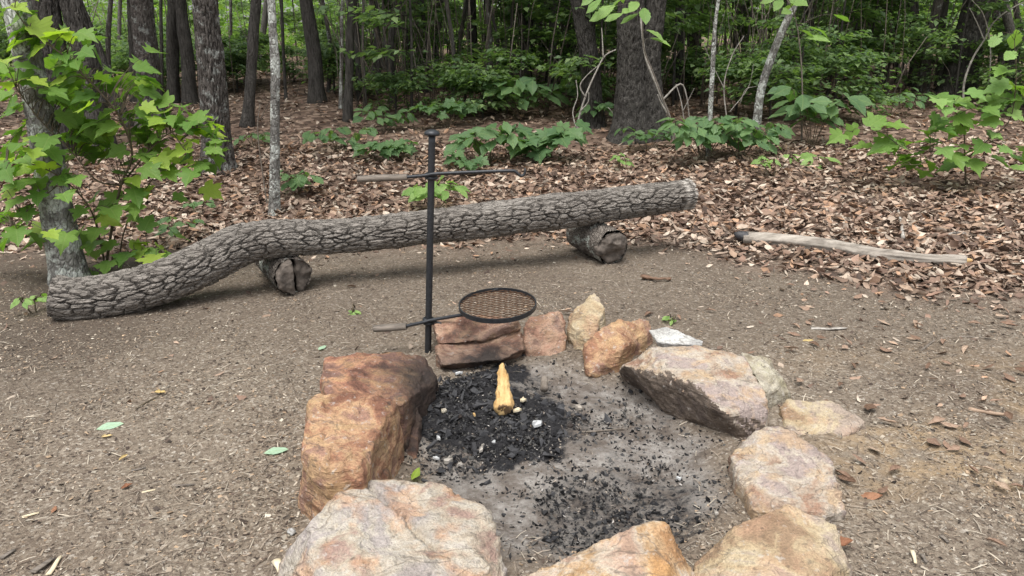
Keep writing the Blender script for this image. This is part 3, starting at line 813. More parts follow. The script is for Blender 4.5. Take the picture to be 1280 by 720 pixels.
# ================================================================== LOGS
def bark_disp(r0, cell_l, cell_w, depth, seed, rough=0.003):
    wrap = max(5, int(round(2 * np.pi * r0 / cell_w)))
    def f(S, th):
        x, y = np.cos(th), np.sin(th)
        q = np.stack([S * 5, x * 1.2, y * 1.2], -1)
        u = S / cell_l + fbm(q * 1.0, 3, seed) * 0.7
        v = th / (2 * np.pi) * wrap + fbm(q * 1.3 + 5, 3, seed + 3) * 0.8
        f1, f2, cid = worley(u, v, seed, wrap)
        g = smooth(0.03, 0.15, f2 - f1)
        return depth * (g - 1) + (cid - .5) * depth * 0.35 * g + fbm(np.stack([S * 40, x * 5, y * 5], -1), 3, seed + 6) * rough + fbm(np.stack([S * 2, x, y], -1), 2, seed + 8) * r0 * 0.07
    return f

log_px = [(66, 371, 4.22, 24), (100, 374, 4.26, 25), (150, 367, 4.33, 25), (200, 353, 4.42, 24), (250, 331, 4.53, 23.5), (300, 307, 4.66, 22.5), (350, 298, 4.78, 20.5), (430, 295, 4.93, 19), (540, 283, 5.12, 18.5), (610, 275, 5.25, 19), (680, 266, 5.38, 19.5), (760, 256, 5.6, 18), (862, 243, 5.82, 17)]
LP = np.array([at_y(a, b_, c) for a, b_, c, d in log_px])
LR = np.array([d / FPX * proj(p)[2] for (a, b_, c, d), p in zip(log_px, LP)])
P, R, S = resample(LP, LR, 0.0085)
log_t = thing('log_bench', LP[0] - np.array([0, 0, LR[0]]), 'long grey log with deep furrowed bark laid as a bench across two short blocks', 'log')
bd = bark_disp(.115, .115, .030, .030, 77, .005)
V, F = tube(P, R + .016, 160, bd, S, cap=False)
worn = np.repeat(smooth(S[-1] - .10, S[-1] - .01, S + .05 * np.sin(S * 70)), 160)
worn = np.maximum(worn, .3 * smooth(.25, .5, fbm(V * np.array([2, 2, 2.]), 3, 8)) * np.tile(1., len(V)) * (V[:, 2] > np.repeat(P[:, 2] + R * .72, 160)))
# the upper side is worn and bleached
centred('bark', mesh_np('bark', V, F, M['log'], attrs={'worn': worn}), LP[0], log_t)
def disc(P0, nrm, r, mat, name, parent, seed, rings=10, seg=48, depth=.008, squash=None):
    Bq = basis(np.cross(nrm, (0.2, .1, 1)), nrm)
    th = np.linspace(0, 2 * np.pi, seg, endpoint=False)
    V = [np.zeros((1, 3))]
    for k in range(1, rings + 1):
        q = k / rings * r * (1 + .05 * np.sin(th * 3 + seed) + .03 * np.sin(th * 5 + 2 * seed))
        zz_ = fbm(np.stack([np.cos(th) * q * 30, np.sin(th) * q * 30, 0 * th], -1), 3, seed) * depth + (0 if k < rings else -.006)
        V.append(np.stack([np.cos(th) * q, np.sin(th) * q, zz_], 1))
    V = np.vstack(V)
    F = [(0, 1 + j, 1 + (j + 1) % seg) for j in range(seg)]
    for k in range(rings - 1):
        o = 1 + k * seg
        for j in range(seg):
            F += [(o + j, o + seg + j, o + seg + (j + 1) % seg), (o + j, o + seg + (j + 1) % seg, o + (j + 1) % seg)]
    W = np.asarray(P0) + V @ Bq.T
    return centred(name, mesh_np(name, W, np.array(F), mat), P0, parent)
disc(LP[-1] + (LP[-1] - LP[-2]) / np.linalg.norm(LP[-1] - LP[-2]) * .004, LP[-1] - LP[-2], LR[-1] * .97, M['log_end'], 'cut_end', log_t, 3)
disc(LP[0] + (LP[0] - LP[1]) / np.linalg.norm(LP[0] - LP[1]) * .004, LP[0] - LP[1], LR[0] * .97, M['log_end'], 'cut_end', log_t, 4)

def support(label, pA, pB, r, seed, split):
    """short block lying on the ground under the long log; pA is the end facing the fire"""
    t = thing('support_log', (pA[0], pA[1], pA[2] - r), label, 'log', 'short logs carrying the bench')
    P, R, S = resample([pA, (pA + pB) / 2, pB], [r, r * 1.03, r], .012)
    V, F = tube(P, R, 72, bark_disp(r, .07, .035, .010, seed), S, cap=False)
    centred('bark', mesh_np('bark', V, F, M['block']), pA, t)
    ax = (pA - pB) / np.linalg.norm(pA - pB)
    disc(pB - ax * .002, -ax, r * .97, M['block_end'], 'cut_end', t, seed + 1)
    return t, ax
lA = at_z(366, 345, .115); lB = lA + np.array([-.26, .42, .0])
# left support: two half pieces, the cut ends showing a wide split
t, ax = support('dark split short log under the low bent end of the bench', lA, lB, .122, 5, True)
Bq = basis(np.cross(ax, (0, 0, 1)), ax)
up = np.array([0, 0, 1.]); sx = np.cross(up, ax); sx /= np.linalg.norm(sx)
for sgn, off, fr in ((-1, .008, .035), (1, .03, -.045)):
    ptsq = []
    for a in np.linspace(-math.pi / 2, math.pi / 2, 12):
        for d in (.035 + fr, -.05):
            ptsq.append(lA + ax * d + sx * sgn * (off + math.cos(a) * .105) + up * math.sin(a) * .113)
    for d in (.035 + fr, -.05):
        ptsq += [lA + ax * d + sx * sgn * off + up * .11, lA + ax * d + sx * sgn * off - up * .11]
    centred('split_end', rough_mesh(ptsq, M['block_end'], voxel=.008, amp=.02, sc=9, fine=.004, seed=40 + sgn, relax=2), lA, t)
rA = at_z(766, 309, .13); rB = rA + np.array([-.20, .42, .02])
t, ax = support('short grey log under the raised straight end of the bench', rA, rB, .135, 8, False)
up = np.array([0, 0, 1.]); sx = np.cross(up, ax); sx /= np.linalg.norm(sx)
# hewn end: blunt wedge facets with a hollow
ptsq = []
for a in np.arange(12) / 12 * 2 * np.pi:
    ptsq.append(rA - ax * .03 + sx * math.cos(a) * .131 + up * math.sin(a) * .131)
    ptsq.append(rA + ax * (.02 + .025 * math.sin(a + .6)) + sx * math.cos(a) * .115 + up * math.sin(a) * .115)
ptsq += [rA + ax * .075 + sx * .02 + up * .03, rA + ax * .06 - sx * .05 + up * .05]
centred('hewn_end', rough_mesh(ptsq, M['block_end'], voxel=.009, amp=.034, sc=8, fine=.004, seed=45, relax=1), rA, t)

# grey fallen branch on the right
bp = [(930, 297), (960, 300), (1020, 306), (1090, 317), (1150, 324), (1204, 326)]
BP = []
for px, py in bp:
    g = at_ground(px, py + 8); BP.append(np.array([g[0], g[1], hz(g[0], g[1]) + .052]))
BP = np.array(BP)
P, R, S = resample(BP, [.048, .056, .054, .050, .046, .036], .012)
br = thing('fallen_branch', BP[0] - np.array([0, 0, .05]), 'bare weathered grey branch lying on the edge of the leaf litter', 'branch')
V, F = tube(P, R, 40, lambda S, th: fbm(np.stack([S * 3, np.cos(th) * 1.4, np.sin(th) * 1.4], -1), 3, 5) * .014 + (np.abs(vnoise(np.stack([S * 2.5, np.cos(th) * 5, np.sin(th) * 5], -1), 8)) - .3) * .010, S)
centred('wood', mesh_np('wood', V, F, M['branch']), BP[0], br)
V, F = simple_tube([BP[0] + np.array([.02, 0, 0]), BP[0] + np.array([-.05, .01, .02]), BP[0] + np.array([-.085, .015, .035])], [.052, .036, .008], 12, .015)
centred('charred_tip', mesh_np('charred_tip', V, F, M['charcoal']), BP[0], br)
V, F = simple_tube([BP[-1] + np.array([-.02, 0, 0]), BP[-1] + np.array([.05, -.005, 0])], [.028, .012], 10, .01)
centred('broken_end', mesh_np('broken_end', V, F, M['firewood']), BP[-1], br)

# ================================================================== IRON POLE WITH HOOK ARM AND GRATE
pb = at_z(535, 440, 0.0)
PY = pb[1]
ptop = at_y(540, 167, PY)
pole = thing('grill_pole', pb, 'black iron pole with a hook arm above and a round grate below', 'grill pole')
axp = (ptop - pb); axp /= np.linalg.norm(axp)
V, F = simple_tube([pb - axp * .05, (pb + ptop) / 2, ptop], [.0175, .0175, .0172], 20, .05)
po = centred('pole', mesh_np('pole', V, F, M['iron']), pb, pole)
def lathe(prof, axis, origin, seg=28):
    Bq = basis(np.cross(axis, (.3, .8, .1)), axis)
    th = np.linspace(0, 2 * np.pi, seg, endpoint=False)
    V = np.vstack([np.asarray(origin) + (np.stack([np.cos(th) * r, np.sin(th) * r, np.full(seg, h)], 1) @ Bq.T) for r, h in prof])
    i = np.arange(len(prof) - 1)[:, None] * seg; j = np.arange(seg)[None, :]; j2 = (j + 1) % seg
    return V, np.stack([i + j, i + j2, i + seg + j2, i + seg + j], -1).reshape(-1, 4)
V, F = lathe([(.0005, -.012), (.019, -.012), (.0375, -.006), (.0385, .001), (.034, .010), (.022, .017), (.009, .0205), (.0005, .021)], axp, ptop)
cp = centred('cap', mesh_np('cap', V, F, M['iron']), ptop, None); cp.parent = po; cp.location = Vector(ptop) - Vector(pb)

def arm(name, pts, r, mat, seg=12, rr=None):
    V, F = simple_tube(pts, rr or [r] * len(pts), seg, .012)
    return centred(name, mesh_np(name, V, F, mat), pts[0], pole)
def sub(o, name, me, at):
    c = centred(name, me, at); c.parent = o; c.location = Vector([float(x) for x in at]) - pole.location - o.location
    return c
# upper arm
ha = arm('hook_arm', [at_y(506, 221.5, PY - .015), at_y(530, 219.5, PY - .028), at_y(542, 217.5, PY - .032), at_y(560, 216.5, PY - .028), at_y(636, 213.5, PY - .02), at_y(645, 215.5, PY - .02), at_y(650, 219.5, PY - .02), at_y(654, 219.5, PY - .02), at_y(656.5, 215, PY - .02), at_y(656, 210.5, PY - .02)], .0082, M['iron'], rr=[.0085, .0085, .0085, .0085, .008, .008, .0075, .007, .006, .004])
h0, h1 = at_y(447, 224, PY - .005), at_y(509, 221.5, PY - .015)
V, F = simple_tube([h0, h0 * .5 + h1 * .5 + np.array([0, 0, .001]), h1], [.0165, .018, .0165], 16, .01)
V = V + (fbm(V * 60, 3, 4) * .0015)[:, None]
hd = sub(ha, 'wooden_handle', mesh_np('wooden_handle', V, F, M['handle']), h0)
def collar(p, name='collar', r=.024, w=.017, parent=None):
    P = np.array([p + (np.cross(axp, [0, 1, 0]) * math.cos(a) + np.array([0, 1, 0]) * math.sin(a)) * r for a in np.linspace(0, 2 * np.pi, 29)])
    V, F = tube(P, np.full(len(P), w * .55), 8, cap=False)
    return sub(parent, name, mesh_np(name, V, F, M['iron']), p)
def on_pole(py):
    best = min(np.linspace(0, 1, 600), key=lambda t: abs(proj(pb + (ptop - pb) * t)[1] - py)); return pb + (ptop - pb) * best
collar(on_pole(218), parent=ha); collar(on_pole(222), parent=ha)
# lower arm with grate
g0, g1 = at_y(467, 411, PY - .01), at_y(508, 408, PY - .02)
gc = at_y(622, 381, PY - .03)
rimP = at_y(580, 389, PY - .085)
ga = arm('grate_arm', [at_y(506, 408, PY - .02), at_y(528, 403, PY - .035), at_y(540, 400, PY - .036), at_y(560, 396.5, PY - .05), at_y(575, 394, PY - .075), at_y(580, 393, PY - .085), at_y(580.5, 390.5, PY - .085), rimP], .009, M['iron'])
V, F = simple_tube([g0, (g0 + g1) / 2, g1], [.019, .0205, .019], 16, .01)
V = V + (fbm(V * 60, 3, 9) * .0015)[:, None]
sub(ga, 'wooden_handle', mesh_np('wooden_handle', V, F, M['handle']), g0)
collar(on_pole(399), parent=ga); collar(on_pole(403), parent=ga)
V, F = simple_tube([on_pole(401) + np.array([.02, -.02, 0]), at_y(548, 403, PY - .04), at_y(553, 406, PY - .045), at_y(557, 411, PY - .05)], [.006, .006, .0055, .005], 8, .01)
sub(ga, 'lever', mesh_np('lever', V, F, M['iron']), on_pole(401))
# grate: tilted a little to the fire
GR = 48 / FPX * proj(gc)[2]
gn = np.array([-.03, -.085, 1.0]); gn /= np.linalg.norm(gn)
Bq = basis(np.cross(gn, (1, 0, 0)), gn)
th = np.linspace(0, 2 * np.pi, 73)
ring = gc + np.stack([np.cos(th) * GR, np.sin(th) * GR, 0 * th], 1) @ Bq.T
V, F = lathe([(GR - .003, -.012), (GR + .003, -.012), (GR + .003, .012), (GR - .003, .012), (GR - .003, -.012)], gn, gc, 72)
gt = centred('grate', mesh_np('grate', V, F, M['iron'], False), gc, pole)
parts = []
sp = .030
for sgn in (1, -1):
    d = np.array([math.cos(sgn * .46), math.sin(sgn * .46)]); nv = np.array([-d[1], d[0]])
    k = -30
    while k < 31:
        off = k * sp * .9
        if abs(off) < GR:
            hl = math.sqrt(GR ** 2 - off ** 2)
            ts = np.linspace(-hl, hl, max(2, int(hl / .02)))
            pl = nv[None] * off + d[None] * ts[:, None]
            pl3 = gc + np.column_stack([pl, np.full(len(ts), sgn * .0012 - .002)]) @ Bq.T
            parts.append(tube(pl3, np.full(len(ts), .0021), 4, cap=False))
        k += 1
V, F = join(parts)
sub(gt, 'wire_mesh', mesh_np('wire_mesh', V, F, M['rust'], False), gc)
tb = gc + np.array([-.02, GR * .98, .012])
V, F = simple_tube([tb + np.array([-.02, 0, 0]), tb + np.array([.02, 0, .012])], [.004, .004], 6, .01)
sub(gt, 'tab', mesh_np('tab', V, F, M['iron']), tb)

# ================================================================== TREES
def crown_variant(seed, n=480, rx=2.6, rz=1.7, leaf=.17):
    r = np.random.default_rng(seed)
    cl = r.normal(0, 1, (46, 3)); cl /= np.linalg.norm(cl, axis=1)[:, None]; cl *= r.uniform(.35, 1, (46, 1)) * np.array([rx, rx, rz])
    p = cl[r.integers(0, 46, n)] + r.normal(0, .42, (n, 3)) * np.array([1, 1, .55])
    lv = (np.array([[0, 0, 0], [.32, .5, .06], [0, 1, -.1], [-.32, .5, .06]]), np.array([[0, 1, 2], [0, 2, 3]]))
    a = r.uniform(0, 2 * np.pi, n)
    tip = np.stack([np.cos(a), np.sin(a), r.normal(-.15, .3, n)], 1); nor = np.stack([r.normal(0, .4, n), r.normal(0, .4, n), np.ones(n)], 1)
    g = np.array([(.05, .115, .03), (.07, .15, .035), (.10, .19, .045)])[r.integers(0, 3, n)]
    return scatter('crown', [lv], p, basis_n(tip, nor), r.uniform(.7, 1.3, n) * leaf, g, M['foliage'], True, np.zeros(n, int))
CROWNS = [crown_variant(s) for s in (1, 2, 3)]

def tree(name, label, px, ws, mat, group=None, cat='tree', H=8.0, bark=None, crown=True, base_off=0.0, flare=.45, nseg=20, Y=None, crown_scale=1.0):
    """px: trunk centre-line pixels from the foot upwards; ws: widths in pixels at those points"""
    b0 = at_ground(*px[0]) if Y is None else at_y(*px[0], Y)
    Yd = b0[1]
    b0[2] = hz(b0[0], b0[1])
    P = [b0 - np.array([0, 0, .08])] + [at_y(a, b, Yd) for a, b in px[1:]]
    R = [w / 2 / FPX * proj(at_y(p[0], p[1], Yd))[2] for p, w in zip(px, ws)]
    P = np.array(P)
    d = (P[-1] - P[-2]); d /= np.linalg.norm(d)
    k = max(0.3, (H - P[-1][2]))
    P = np.vstack([P, P[-1] + d * k * .4 + np.array([.05, 0, 0]), P[-1] + np.array([d[0] * .5, d[1], 1]) * k])
    R = R + [R[-1] * .8, R[-1] * .35]
    t = thing(name, b0, label, cat, group)
    step = .024 if bark else .12
    P2, R2, S = resample(P, R, step)
    if bark:
        keep = (S < 4.2) | (np.arange(len(S)) % 12 == 0) | (np.arange(len(S)) == len(S) - 1)
        P2, R2, S = P2[keep], R2[keep], S[keep]
    R2 = R2 * (1 + flare * np.exp(-np.maximum(S - .05, 0) / .16))
    if bark:
        dv = bark_disp(R[0], *bark); V, F = tube(P2, R2, nseg, dv, S)
    else:
        V, F = tube(P2, R2, nseg, lambda S, th: fbm(np.stack([S * 2.5, np.cos(th) * 1.2, np.sin(th) * 1.2], -1), 3, int(px[0][0])) * R[0] * .22, S)
    parts = [(V, F)]
    if crown:
        for q in range(4):
            i = int(len(P2) * (.62 + .09 * q)); a = q * 1.7 + px[0][0]
            e = P2[i] + np.array([math.cos(a), math.sin(a), .6]) * 1.5
            if P2[i][2] > 3.6: parts.append(simple_tube([P2[i], (P2[i] + e) / 2 + np.array([0, 0, -.1]), e], [R2[i] * .5, R2[i] * .35, .015], 6, .3))
    V, F = join(parts)
    centred('trunk', mesh_np('trunk', V, F, mat), b0, t)
    if crown:
        c = link('crown', CROWNS[int(px[0][0]) % 3], t, Vector([float(x) for x in P[-1]]) - Vector([float(x) for x in b0]) - Vector((0, 0, .3)))
        c.rotation_euler.z = px[0][0] * .7; c.scale = (crown_scale,) * 3
    return t

BARK = (.20, .042, .026, 4, .005)
tree('tree', 'pale lichen-blotched tree behind the bright maple sapling and log end', [(88, 352), (72, 270), (52, 150), (20, 0)], [38, 36, 34, 33], M['bark_pale'], bark=(.06, .03, .006, 14, .003), nseg=56, H=7, crown_scale=.7)
tree('tree', 'stout dark tree behind the sapling, leftmost stem of a close pair', [(82, 190), (72, 100), (57, 0)], [34, 32, 32], M['bark'], 'twin dark trees behind the sapling', bark=BARK, nseg=90, H=8.5)
tree('tree', 'dark tree leaning over beside its stouter twin behind the sapling', [(128, 190), (112, 90), (88, 0)], [30, 28, 27], M['bark'], 'twin dark trees behind the sapling', bark=BARK, nseg=90, H=8)
tree('tree', 'slim dark tree leaning strongly between the twin trees and the mottled trunk', [(162, 158), (140, 110), (122, 60), (97, 0)], [12, 11, 10.5, 10], M['bark'], H=7.5)
tree('tree', 'thick mottled grey trunk with a dark companion stem', [(190, 155), (186, 100), (177, 0)], [31, 29, 27], M['bark_grey'], bark=(.14, .04, .018, 24, .005), nseg=90, H=9)
tree('tree', 'narrow dark trunk close against the thick mottled grey trunk', [(169, 128), (168, 60), (165, 0)], [13, 12, 11], M['bark'], H=8)
tree('tree', 'straight dark trunk of a forked pair behind the furrowed tree', [(216, 128), (216, 60), (217, 0)], [15, 14.5, 15], M['bark'], H=8.5)
tree('tree', 'dark trunk tilting into its neighbour behind the furrowed tree', [(238, 130), (234, 70), (225, 0)], [17, 15, 14], M['bark'], H=8.5)
tree('tree', 'large oak with deep furrowed grey bark above the low end of the bench', [(272, 214), (268, 130), (262, 60), (256, 0)], [37, 34, 32, 30], M['bark_grey'], bark=(.18, .038, .028, 34, .005), nseg=110, H=9)
tree('tree', 'dark tree with a slight bend beside the pale slender stem', [(308, 157), (315, 80), (320, 0)], [14, 12.5, 12.5], M['bark'], H=8)
tree('slender_tree', 'slender pale lichen-spotted tree rising behind the log bench', [(342, 268), (344, 130), (344, 80), (339, 0)], [12, 11.5, 11.5, 10], M['bark_pale'], bark=(.06, .03, .004, 44, .003), nseg=32, H=6.5, crown_scale=.6)
tree('tree', 'dark trunk leaning back from the pale slender tree', [(397, 128), (393, 70), (383, 0)], [19, 17, 16], M['bark'], H=8.5)
tree('slender_tree', 'very thin pale stem beside a straight dark pole-like tree', [(426, 135), (427, 60), (428, 0)], [5, 4.5, 4], M['bark_pale'], H=6, nseg=10, crown_scale=.5)
tree('tree', 'straight dark pole-like tree beside the very thin pale stem', [(434, 152), (437, 80), (440, 0)], [11, 10.5, 10], M['bark'], H=7.5)
tree('tree', 'dark tree with furrowed bark and a broken branch stub near the twin oak', [(741, 158), (737, 80), (725, 0)], [27, 25, 23], M['bark'], bark=BARK, nseg=90, H=9)
tree('tree', 'massive oak trunk, broader of two that meet at the foot behind the shrubs', [(790, 172), (788, 90), (789, 0)], [48, 36, 33], M['bark'], 'two oaks that meet at the foot', bark=BARK, nseg=80, H=10)
tree('tree', 'dark oak trunk leaning away from its broader neighbour at the shared foot', [(815, 170), (812, 90), (820, 0)], [40, 28, 26], M['bark'], 'two oaks that meet at the foot', bark=BARK, nseg=64, H=9.5)
tree('slender_tree', 'very thin straight white stem among the shrubs', [(885, 196), (890, 100), (893, 40), (898, 0)], [6, 5.5, 5, 4.5], M['bark_pale'], H=5, nseg=12, crown_scale=.45, flare=.2)
tree('slender_tree', 'leaning pale lichened sapling trunk with one bend', [(945, 172), (950, 120), (965, 70), (992, 8)], [11, 10.5, 10, 9], M['bark_pale'], bark=(.05, .03, .004, 54, .003), nseg=32, H=5, crown_scale=.5, flare=.15)
tree('tree', 'big dark tree leaning to a hanging vine at the edge of the wood', [(1195, 118), (1208, 60), (1224, 0)], [40, 36, 33], M['bark'], bark=BARK, nseg=64, H=9)
tree('tree', 'upright dark trunk standing in front of a bright gap near the vine tree', [(1143, 108), (1145, 50), (1142, 0)], [13, 12, 12], M['bark'], H=8)
tree('tree', 'grey trunk slanting across the dark trunk near the vine tree', [(1153, 116), (1160, 60), (1174, 0)], [14, 12, 11], M['bark_grey'], H=8)
tree('tree', 'short dark trunk between the grey slanting trunk and the vine tree', [(1177, 108), (1176, 50), (1182, 0)], [12, 10, 9], M['bark'], H=8)
# thin background trees
bgp = [(452, 128, 6), (470, 122, 8), (482, 126, 5), (491, 118, 9), (507, 124, 6), (520, 116, 9), (534, 122, 5), (548, 118, 6), (566, 122, 5), (590, 130, 13), (612, 120, 6), (634, 118, 7), (655, 116, 11), (676, 120, 6), (694, 118, 8), (848, 118, 8), (866, 122, 10), (876, 116, 6), (930, 118, 9), (1015, 118, 7), (1048, 112, 8), (1072, 116, 12), (1088, 110, 8), (1098, 112, 10), (1118, 108, 7), (1250, 112, 9), (1262, 108, 11), (1276, 112, 7), (138, 125, 6), (152, 128, 5), (200, 122, 4), (292, 118, 4), (330, 112, 8), (356, 112, 4), (410, 116, 5), (24, 150, 8), (40, 140, 6)]
rbg = random.Random(5)
bgp += [(rbg.uniform(440, 730) if k % 3 else rbg.uniform(840, 1120), rbg.uniform(108, 128), rbg.uniform(3.5, 8)) for k in range(34)]
for i, (px, py, w) in enumerate(bgp):
    r = random.Random(i * 7 + 1)
    dx = r.uniform(-9, 9); bend = r.uniform(-4, 4)
    Yb = r.uniform(12.5, 20)
    g = at_y(px, py, Yb); 
    tree('background_tree', 'thin grey-brown tree standing in the shaded thicket of the wood', [(px, 360 - 0), (px + bend * .5, 60), (px + dx, 0)][0:0] + [(px, py), (px + bend, py * .5), (px + dx, 0)], [w * 1.05, w, w * .95], (M['bark'], M['bark_grey'], M['bark_bg'])[i % 3], 'thin trees in the background thicket', H=r.uniform(6.5, 9), nseg=10, Y=Yb, flare=.2, crown_scale=.85)

# ================================================================== LIVING PLANTS WITH SINGLE LEAVES
def variants(mat, half, c, n, seed, **k):
    r = np.random.default_rng(seed)
    return [leaf_mesh('leaf', mat, half, c, fold=r.uniform(.05, .3), droop=r.uniform(.1, .42), twist=r.uniform(-.25, .25), wob=.014, seed=seed + i) for i in range(n)]
LM_dark = variants(M['maple'], MAPLE, .22, 6, 100)
LM_young = variants(M['maple_young'], MAPLE, .22, 5, 120)
LU_broad = variants(M['under'], PALM, .5, 5, 140)
LU_oak = variants(M['under'], OAK, .55, 5, 150)
LU_maple = variants(M['under'], MAPLE, .22, 4, 160)
LS_broad = variants(M['sprout'], PALM, .5, 5, 170)
LS_maple = variants(M['sprout'], MAPLE, .22, 5, 175)
LS_oak = variants(M['sprout'], OAK, .55, 4, 180)
LMB = variants(M['maple'], BROAD, .45, 4, 190)

def leafy(t, leaves, branches, lsize, rr, mat_stem=None, spread=.25, tip_out=None, tilt=(.0, -.5, 1.0)):
    """leaves: (pos, mesh); branches: list of (points, radii). Each leaf is hung on the nearest branch by a stalk."""
    parts, samp = [], []
    for pts, rad in branches:
        P2, R2, _ = resample(pts, rad, .04)
        parts.append(tube(P2, R2, 7)); samp.append(P2)
    A = np.vstack(samp)
    for pos, me, s in leaves:
        pos = np.asarray(pos, float)
        d = np.linalg.norm(A - pos, axis=1) + np.maximum(A[:, 2] - pos[2], 0) * 1.5
        a = A[int(np.argmin(d))]
        out = pos - a; out[2] *= .3
        if np.linalg.norm(out[:2]) < .02: out = np.array([rr.normal(), rr.normal(), 0])
        out = out / np.linalg.norm(out) + np.array([rr.normal(0, spread), rr.normal(0, spread) - .25, rr.normal(-.25, .15)])
        out /= np.linalg.norm(out)
        root = pos - out * s * .45
        mid = (a + root) / 2 + np.array([0, 0, .02 + .05 * np.linalg.norm(root - a)])
        parts.append(simple_tube([a, mid, root], [.0032, .0022, .0016], 4, .05))
        nor = np.array(tilt) + rr.normal(0, .22, 3)
        place('leaf', me, root, basis(out, nor), s * rr.uniform(.88, 1.12), t)
    V, F = join(parts)
    centred('stem', mesh_np('stem', V, F, mat_stem or M['stem']), t.location, t)

rr = np.random.default_rng(7)
# --- bright maple sapling at the left
B_ = 1
mp = [(15,25,0),(24,9,1),(18,40,0),(53,38,1),(70,40,1),(90,40,0),(120,45,0),(25,53,1),(45,63,1),(78,67,0),(95,80,0),(107,65,0),(5,73,1),(33,82,0),(50,103,1),(15,103,1),(80,105,0),(125,97,0),(134,107,0),(60,125,0),(25,125,0),(100,120,1),(122,118,0),(150,122,0),(70,113,0),(105,135,1),(135,140,0),(165,140,0),(110,155,0),(85,150,0),(125,158,0),(187,135,1),(205,137,1),(222,145,0),(195,152,1),(190,172,0),(40,172,1),(115,172,0),(170,165,0),(232,158,0),
(20,181,0),(41,190,1),(67,190,0),(11,198,1),(34,212,1),(56,210,1),(9,218,0),(31,225,0),(11,232,0),(60,230,0),(94,223,0),(20,250,0),(47,245,0),(81,245,0),(34,266,0),(7,272,0),(18,283,0),(5,299,0),(43,297,0),(65,293,1),(79,304,1),(97,290,0),(99,265,0),(128,256,0),(141,263,0),(125,275,0),(170,243,0),(168,259,0),(184,279,0),(155,319,0),(115,304,0),(133,331,0),(105,342,0),(175,317,1),(189,324,1),(207,313,1),(188,212,0),(168,225,1),(213,196,1),(227,189,1),(211,216,0),(236,219,0),(249,207,0),(267,209,0),(220,171,1),(197,154,1),(217,147,0),(235,156,0),(253,167,0),(263,162,0),(274,174,0),(258,144,1),(267,185,0),(240,151,0),(125,176,0),(108,156,0),(96,171,0),(148,189,0),(134,160,0),(173,167,0)]
base = at_ground(132, 338)
sap = thing('maple_sapling', base, 'bright green maple sapling spreading over the low end of the log', 'sapling')
def bp_(pts, r0, r1):
    P = [at_y(a, b, c) for a, b, c in pts]; return (P, list(np.linspace(r0, r1, len(P))))
by = base[1]
br_ = [bp_([(132, 338, by), (139, 290, by - .02), (151, 232, by - .1), (165, 195, by - .15), (152, 150, by - .25), (120, 110, by - .35), (80, 70, by - .4), (40, 40, by - .45), (18, 12, by - .5)], .011, .003),
       bp_([(151, 232, by - .1), (185, 190, by - .1), (215, 165, by - .15), (260, 158, by - .2)], .007, .003),
       bp_([(132, 338, by), (125, 300, by - .05), (112, 260, by - .2), (80, 225, by - .35), (40, 205, by - .45), (8, 205, by - .5)], .008, .003),
       bp_([(151, 232, by - .1), (120, 225, by - .25), (90, 190, by - .3), (50, 150, by - .4), (20, 110, by - .5)], .006, .003),
       bp_([(148, 330, by + .02), (155, 290, by), (170, 255, by), (190, 225, by - .05)], .006, .003),
       bp_([(80, 225, by - .35), (50, 250, by - .45), (15, 280, by - .5)], .004, .002),
       bp_([(132, 335, by), (170, 315, by - .1), (205, 312, by - .15)], .004, .002),
       bp_([(215, 165, by - .15), (240, 195, by - .2), (270, 195, by - .2)], .004, .002)]
lv = []
for (a, b, yng) in mp:
    Yd = by - .42 + rr.normal(0, .14) if a < 110 and b < 300 else by - .16 + rr.normal(0, .12)
    for _ in range(1 + (rr.uniform() < .5)):
        lv.append((at_y(a + rr.normal(0, 16), b + rr.normal(0, 12), Yd + .12), (LM_dark if rr.uniform() < .75 else LM_young)[rr.integers(0, 5)], .132 * rr.uniform(.8, 1.2)))
    lv.append((at_y(a, b, Yd), (LM_young if yng else LM_dark)[rr.integers(0, 5)], .142 * rr.uniform(.75, 1.2)))
for k in range(70):   # leaves on the far side of the twigs
    a, b = rr.uniform(0, 200), rr.uniform(60, 200)
    lv.append((at_y(a, b, by + rr.uniform(-.1, .25)), LM_dark[rr.integers(0, 6)], .15))
leafy(sap, lv, br_, .165, rr)

# --- big-leaved sapling at the right
rp = [(1247,47),(1270,42),(1267,66),(1253,88),(1248,107),(1222,117),(1258,123),(1175,127),(1200,128),(1203,147),(1183,137),(1238,152),(1197,160),(1170,150),(1157,175),(1170,174),(1127,180),(1183,188),(1197,197),(1220,202),(1100,155),(1120,155),(1103,168),(1100,188),(1120,203),(1153,215),(1137,200),(1062,165),(1257,187),(1272,210),(1227,182),(1273,117),(1270,143),(1237,137),(1243,167),(1290,60),(1295,95),(1300,160),(1290,190),(1310,120)]
rb = at_ground(1207, 232)
rs = thing('oak_sapling', rb, 'wide sapling with large light green lobed leaves over the leaf litter', 'sapling')
ry = rb[1]
rbr = [bp_([(1207, 232, ry), (1206, 200, ry - .1), (1204, 160, ry - .15), (1190, 135, ry - .2), (1175, 128, ry - .2)], .009, .003),
       bp_([(1206, 205, ry - .1), (1170, 190, ry - .25), (1130, 185, ry - .3), (1100, 165, ry - .3), (1065, 165, ry - .3)], .006, .003),
       bp_([(1206, 200, ry - .1), (1235, 175, ry - .25), (1262, 150, ry - .3), (1270, 100, ry - .3), (1268, 50, ry - .3)], .007, .003),
       bp_([(1235, 175, ry - .25), (1265, 185, ry - .35), (1295, 180, ry - .35)], .005, .003),
       bp_([(1170, 190, ry - .25), (1150, 205, ry - .35), (1125, 205, ry - .4)], .004, .002)]
lv = []
